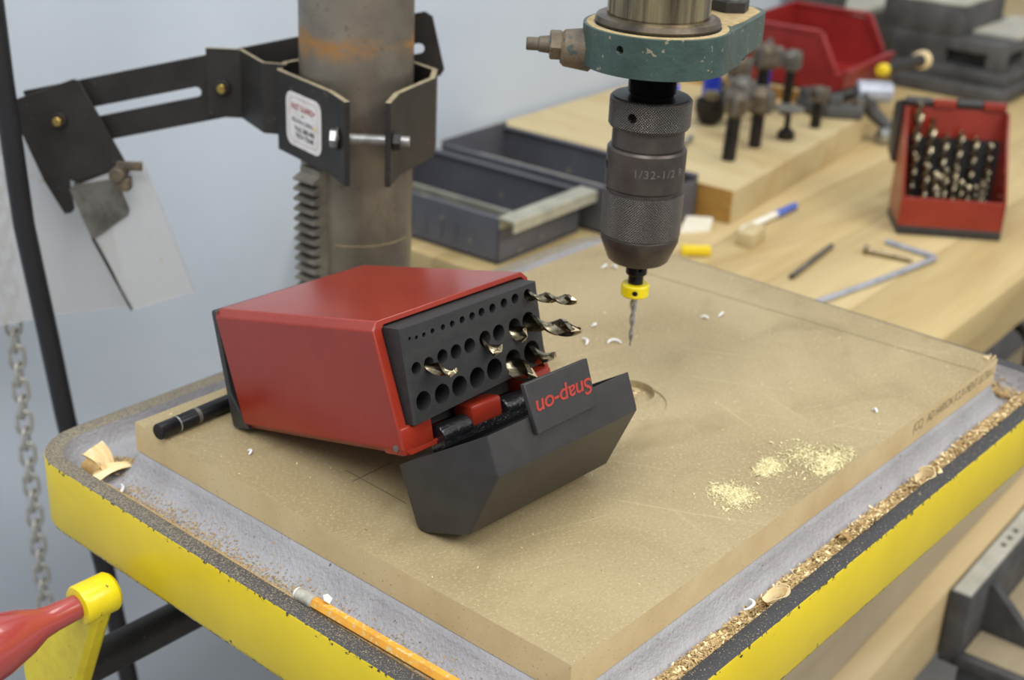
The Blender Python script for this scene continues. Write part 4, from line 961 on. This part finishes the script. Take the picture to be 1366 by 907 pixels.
for (a, b, rz, lab) in ((1.365, .64, .3, 'grey angular bracket lying among the cutters'), (1.40, .565, 1.2, 'dark clamp piece lying beyond the disc stand'), (1.41, .52, 2.2, 'flat steel bar piece lying at the slab end'), (1.335, .68, .8, 'rough metal fitting behind the bulky cutter')):
    t = thing('metal_fitting', lab, 'metal part', tuple(bw(a, b, -.108)), rz, 'loose metal fittings on the slab')
    bm = bm_new(); box(bm, (0, 0, .010), (.055, .022, .020), None, .004); box(bm, (.014, 0, .024), (.020, .018, .020), None, .003); obj('fitting_body', bm, 'cast', t)
    bm = bm_new(); cyl(bm, (-.02, 0, .018), (-.02, 0, .030), .008, seg=18); obj('screw_head', bm, 'galv', t)
# small bright lever on slab (left)
b0 = bw(1.085, .60, -.104); t = tag(obj('small_wrench', (lambda b: (tube(b, [b0, b0 + V((.03, .006, .001)), b0 + V((.055, .016, 0))], [.005, .0028, .0045], 10), b)[1])(bm_new()), 'steel'), 'small bright wrench lying on the slab by the nearest cutter', 'wrench')
# vise handle: hub, arm and knob
hub_ = bw(1.474, .512, -.083)
vh = thing('vise_crank', 'bright-hubbed steel crank handle hanging over the slab end', 'crank handle', tuple(hub_), TH)
bm = bm_new(); cyl(bm, (-.012, .016, .004), (.022, -.024, .004), .0165, .0150, seg=28, ch=.002); obj('hub', bm, 'zinc', vh)
bm = bm_new(); cyl(bm, (-.012, .016, .002), (-.055, .050, -.009), .009, seg=20); obj('crank_spindle', bm, 'thread', vh)
bm = bm_new(); tube(bm, [(-.010, .008, .004), (.003, -.008, -.026), (.018, -.040, -.054)], [.0140, .0105, .0078], 14); obj('arm', bm, 'cast', vh)
bm = bm_new(); cyl(bm, (.028, -.052, -.0545), (-.014, -.030, -.0545), .0095, .0122, seg=22, ch=.003); obj('knob', bm, 'steel', vh)

# heavy grey vise at the far end
vz = thing('milling_vise', 'heavy dark grey cast machine vise at the far bench end', 'vise', tuple(bw(1.86, .44)), TH)
bm = bm_new(); box(bm, (.14, .13, .012), (.34, .28, .024), None, .004); box(bm, (.14, .10, .034), (.30, .20, .022), None, .004); obj('base', bm, 'cast', vz)
me = done((lambda b: (box(b, (.13, .11, .068), (.26, .20, .050), None, .003), b)[1])(bm_new()), 'b')
cut = bm_new(); box(cut, (.06, .02, .062), (.075, .12, .024), None, .008); box(cut, (0, .075, .060), (.06, .07, .024)); me = boolean(me, cut); obj('body', me, 'cast', vz, bev=.001)
bm = bm_new(); box(bm, (.10, .16, .118), (.20, .14, .052), None, .002); obj('fixed_jaw', bm, 'cast', vz)
bm = bm_new(); box(bm, (.10, .16, .1455), (.20, .14, .003)); obj('machined_top', bm, 'cast_top', vz)
bm = bm_new(); box(bm, (.16, .05, .0955), (.20, .08, .005)); obj('machined_step', bm, 'cast_top', vz)
pl = thing('steel_plate_stack', 'grey steel plate and block stacked behind the red bin', 'steel block', tuple(bw(1.80, .745)), TH)
bm = bm_new(); box(bm, (.17, .045, .040), (.34, .09, .080), None, .003); obj('block', bm, 'cast', pl)
bm = bm_new(); box(bm, (.17, .045, .0865), (.34, .085, .013), None, .002); obj('plate', bm, 'cast_top', pl)
bm = bm_new(); box(bm, (.075, .050, .143), (.09, .06, .10), None, .003); obj('upright_block', bm, 'cast', pl)

# small things on the bench
z = -.150
def rodthing(name, label, cat, pts, r, mat, parts=()):
    t = obj(name, (lambda b: (tube(b, pts, r, 6 if name == 'hex_key' else 12), b)[1])(bm_new()), mat); return tag(t, label, cat)
hk = [bw(.80, .272, z + .0035), bw(.95, .242, z + .0035), bw(1.0450, .2262, z + .0035), bw(1.0505, .2290, z + .0035), bw(1.0525, .2350, z + .0035), bw(1.0610, .292, z + .0035)]
rodthing('hex_key', 'long bent steel hex key lying on the bench in front of the red case', 'hex key', hk, .0033, 'zinc')
rodthing('steel_pin', 'straight grey steel pin lying alone on the bench', 'pin', [bw(.876, .3207, z + .0033), bw(1.0014, .3332, z + .0033)], .0030, 'galv')
bt = thing('machine_bolt', 'brass-coloured bolt lying inside the bend of the hex key', 'bolt', M=along(bw(1.012, .298, z + .0048), bw(1.0215, .2444, z + .0042))[0])
bm = bm_new(); lathe(bm, [(.0032, .004), (.0032, .056)], 16); obj('shank', bm, 'hss', bt)
bm = bm_new(); lathe(bm, [(.0055, 0), (.0058, .004), (.003, .005)], 16); obj('bolt_head', bm, 'hss_dark', bt)
pn = thing('marker_pen', 'clear and blue pen lying on the bench by the slab', 'pen', M=along(bw(.965, .4345, z + .005), bw(1.096, .4310, z + .005))[0])
bm = bm_new(); lathe(bm, [(.003, 0), (.0042, .01), (.0042, .09)], 16); obj('barrel', bm, 'paper', pn)
bm = bm_new(); lathe(bm, [(.0048, .085), (.0048, .132), (.004, .135)], 16); obj('cap', bm, 'bluepen', pn)
wc = tag(obj('wood_offcut', (lambda b: (box(b, (0, 0, .0085), (.040, .020, .017), None, .0008), b)[1])(bm_new()), 'block'), 'small square wooden offcut beside the pen', 'offcut'); wc.location = bw(.950, .412); wc.rotation_euler = (0, 0, TH + .1)
pp = tag(obj('paper_scrap', (lambda b: (prism(b, [(-.02, 0), (.018, -.006), (.024, .016), (-.010, .020)], 0, .0008, 'xz'), b)[1])(bm_new()), 'paper'), 'cream paper scrap standing against the slab behind the chuck', 'paper scrap'); pp.location = bw(.935, .478); pp.rotation_euler = (-.25, 0, TH - .6)
yb_ = tag(obj('yellow_clip', (lambda b: (box(b, (0, 0, .006), (.034, .012, .010), None, .002), b)[1])(bm_new()), 'yplast'), 'yellow plastic piece on the bench just past the board edge', 'clip'); yb_.location = bw(.868, .437); yb_.rotation_euler = (0, 0, TH - .9)
wp = tag(obj('paper_strip', (lambda b: (box(b, (0, 0, .002), (.045, .014, .003), None, .0006), b)[1])(bm_new()), 'paper'), 'folded white paper strip in front of the lipped grey bin', 'paper'); wp.location = bw(.712, .552); wp.rotation_euler = (0, 0, TH)

# lower right: cast angle plate on a pedestal
ap = thing('angle_plate', 'dark cast iron angle plate with webs below the bench edge', 'angle plate', tuple(bw(.725, .0425, -.432)), TH); ap.scale = (.72, .72, .72)
bm = bm_new(); box(bm, (.20, -.014, .056), (.40, .030, .112), None, .003); obj('upright_wall', bm, 'cast', ap)
bm = bm_new(); box(bm, (.20, -.014, .1125), (.394, .025, .001)); obj('machined_edge', bm, 'cast_top', ap)
bm = bm_new(); box(bm, (.20, -.10, .009), (.40, .17, .018), None, .003); obj('foot_plate', bm, 'cast', ap)
bm = bm_new(); box(bm, (.20, -.10, .0185), (.37, .14, .001)); obj('dust_film', bm, 'shelf', ap)
for x in (.085, .30):
    bm = bm_new(); prism(bm, [(-.029, .018), (-.029, .095), (-.034, .095), (-.115, .018)], x - .008, x + .008, 'yz'); obj('web', bm, 'cast', ap)
bm = bm_new(); lathe(bm, [(.009, .0185), (.009, .0205)], 20, Matrix.Translation((.17, -.09, 0))); obj('bolt_hole_shade', bm, 'thread', ap)  # dark disc standing in for the shade inside an open bolt hole
for x in (.16, .185, .21):
    bm = bm_new(); lathe(bm, [(.004, .1128), (.004, .1138)], 12, Matrix.Translation((x, -.014, 0))); obj('dimple', bm, 'thread', ap)
pd = tag(obj('pedestal', (lambda b: (box(b, (.144, -.066, -.259), (.26, .10, .518), None, .006), b)[1])(bm_new()), 'cast'), 'grey steel pedestal under the angle plate', 'pedestal'); pd.location = bw(.725, .0425, -.4325); pd.rotation_euler = (0, 0, TH)
